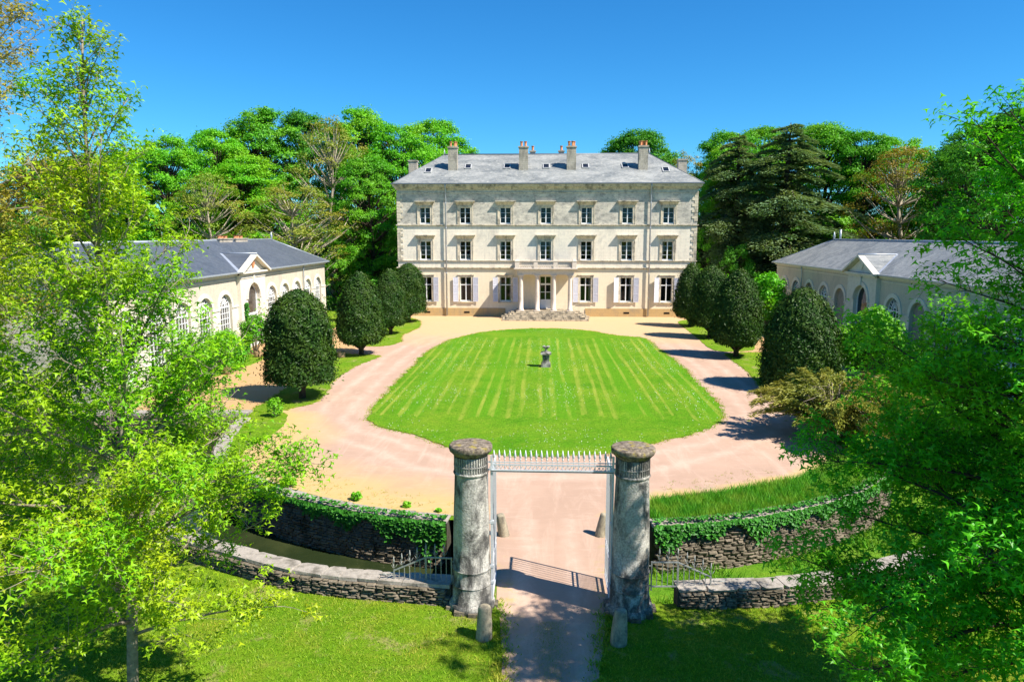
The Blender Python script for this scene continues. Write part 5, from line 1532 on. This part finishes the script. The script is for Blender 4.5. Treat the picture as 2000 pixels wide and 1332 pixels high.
m.build('branches', 'bark', jn)
tag(link('foliage', leaves('juniper_foliage', np.concatenate(C), np.concatenate(N), np.concatenate(S), 'lf_gold', NARROW, r, np.concatenate(T)), jn), kind='stuff')

# shrubs
def shrub(name, loc, rx, ht, mat, label, n, seed, leaf=.07, flowers=False, stem=.25, cat='shrub'):
    r = np.random.default_rng(seed); th = thing(name, loc, label, cat); m = MB(); C, N = [], []
    for i in range(26):
        az = i * 2.4; u = r.uniform(.15, 1); zc = ht * (stem + (1 - stem) * r.uniform(.15, .92)); t = (zc / ht - stem) / (1 - stem)
        rad = rx * math.sqrt(max(.05, 1 - (2 * t - .8) ** 2 / 1.6)) * u ** .5 * .8
        c = np.array([math.cos(az) * rad, math.sin(az) * rad, zc]); k = int(n / 26)
        d = r.normal(size=(k, 3)); d /= np.linalg.norm(d, axis=1, keepdims=True)
        C.append(c + d * rx * .36 * r.uniform(.5, 1.1, (k, 1))); N.append(d + np.array([0, 0, .5]) + r.normal(size=(k, 3)) * .4)
        m.tube([(0, 0, -.05), tuple(c * np.array([.4, .4, .55])), tuple(c)], [.035, .02, .008], 4, False)
    m.build('stems', 'bark', th)
    C = np.concatenate(C); N = np.concatenate(N)
    tag(link('foliage', leaves(name + '_foliage', C, N, leaf * r.uniform(.6, 1.2, len(C)), mat, RHOMB, r), th), kind='stuff')
    if flowers:
        q = C[r.uniform(0, 1, len(C)) < .07] * np.array([1.08, 1.08, 1.04])
        tag(link('blossom', leaves(name + '_blossom', q, r.normal(size=q.shape), .06, 'lf_lilac', RHOMB, r), th), kind='stuff')
    return th
shrub('lilac_bush', (-21.3, 51.2, 0), 1.15, 2.7, 'lf_mid', 'small lilac bush in flower before the orangery door', 3800, 1, .08, True)
shrub('round_shrub', (-20.9, 45.2, 0), 1.6, 2.3, 'lf_mid', 'rounded green shrub under the orangery windows', 5200, 2, .08, False, .05)
shrub('round_shrub', (-21.2, 41.4, 0), 1.4, 1.9, 'lf_bright', 'lighter green shrub in front of the near orangery windows', 4200, 3, .08, False, .05)
shrub('young_tree', (19.6, 43.2, 0), 2.0, 4.3, 'lf_mid', 'young bright green maple beside the broad yew on the right', 8500, 4, .11, False, .18, 'tree')
shrub('young_tree', (20.6, 66.5, 0), 1.9, 5.2, 'lf_bright', 'small yellow-green tree between the yews and the right outbuilding', 5500, 5, .13, False, .1, 'tree')
shrub('round_shrub', (-19.4, 71.5, 0), 1.9, 2.8, 'lf_bright', 'light green shrub at the far end of the orangery', 4200, 6, .12, False, .05)
shrub('round_shrub', (-18.0, 79.0, 0), 2.6, 3.6, 'lf_mid', 'green shrub in the gap between orangery and manor house', 4200, 16, .15, False, .05)
shrub('round_shrub', (18.6, 80.0, 0), 2.6, 4.6, 'lf_bright', 'light green shrub beside the right corner of the manor house', 4200, 17, .15, False, .05)
shrub('round_shrub', (20.2, 38.0, 0), 2.1, 2.6, 'lf_mid', 'green shrub behind the golden juniper', 5200, 18, .1, False, .05)
shrub('round_shrub', (17.6, 30.0, 0), 2.2, 2.2, 'lf_mid', 'green shrub right of the golden juniper', 5200, 19, .09, False, .05)
for i, (x, y) in enumerate(((-13.0, 33.2), (-8.9, 23.6), (-6.2, 22.5), (-4.4, 21.95), (-3.3, 21.6))):
    s_ = (.45, .3, .2, .14, .1)[i]
    shrub('weed', (x, y, 0), s_, s_ * (2.0 if i == 0 else 1.2), 'lf_bright', ['leafy sapling at the moat corner by the nearest yew', 'largest green weed at the foot of the moat coping', 'middle green weed on the sand above the moat', 'small green weed on the sand above the moat', 'tiny green weed nearest to the left gate column'][i], (700, 450, 300, 220, 160)[i], 30 + i, .05, False, .05, 'weed')
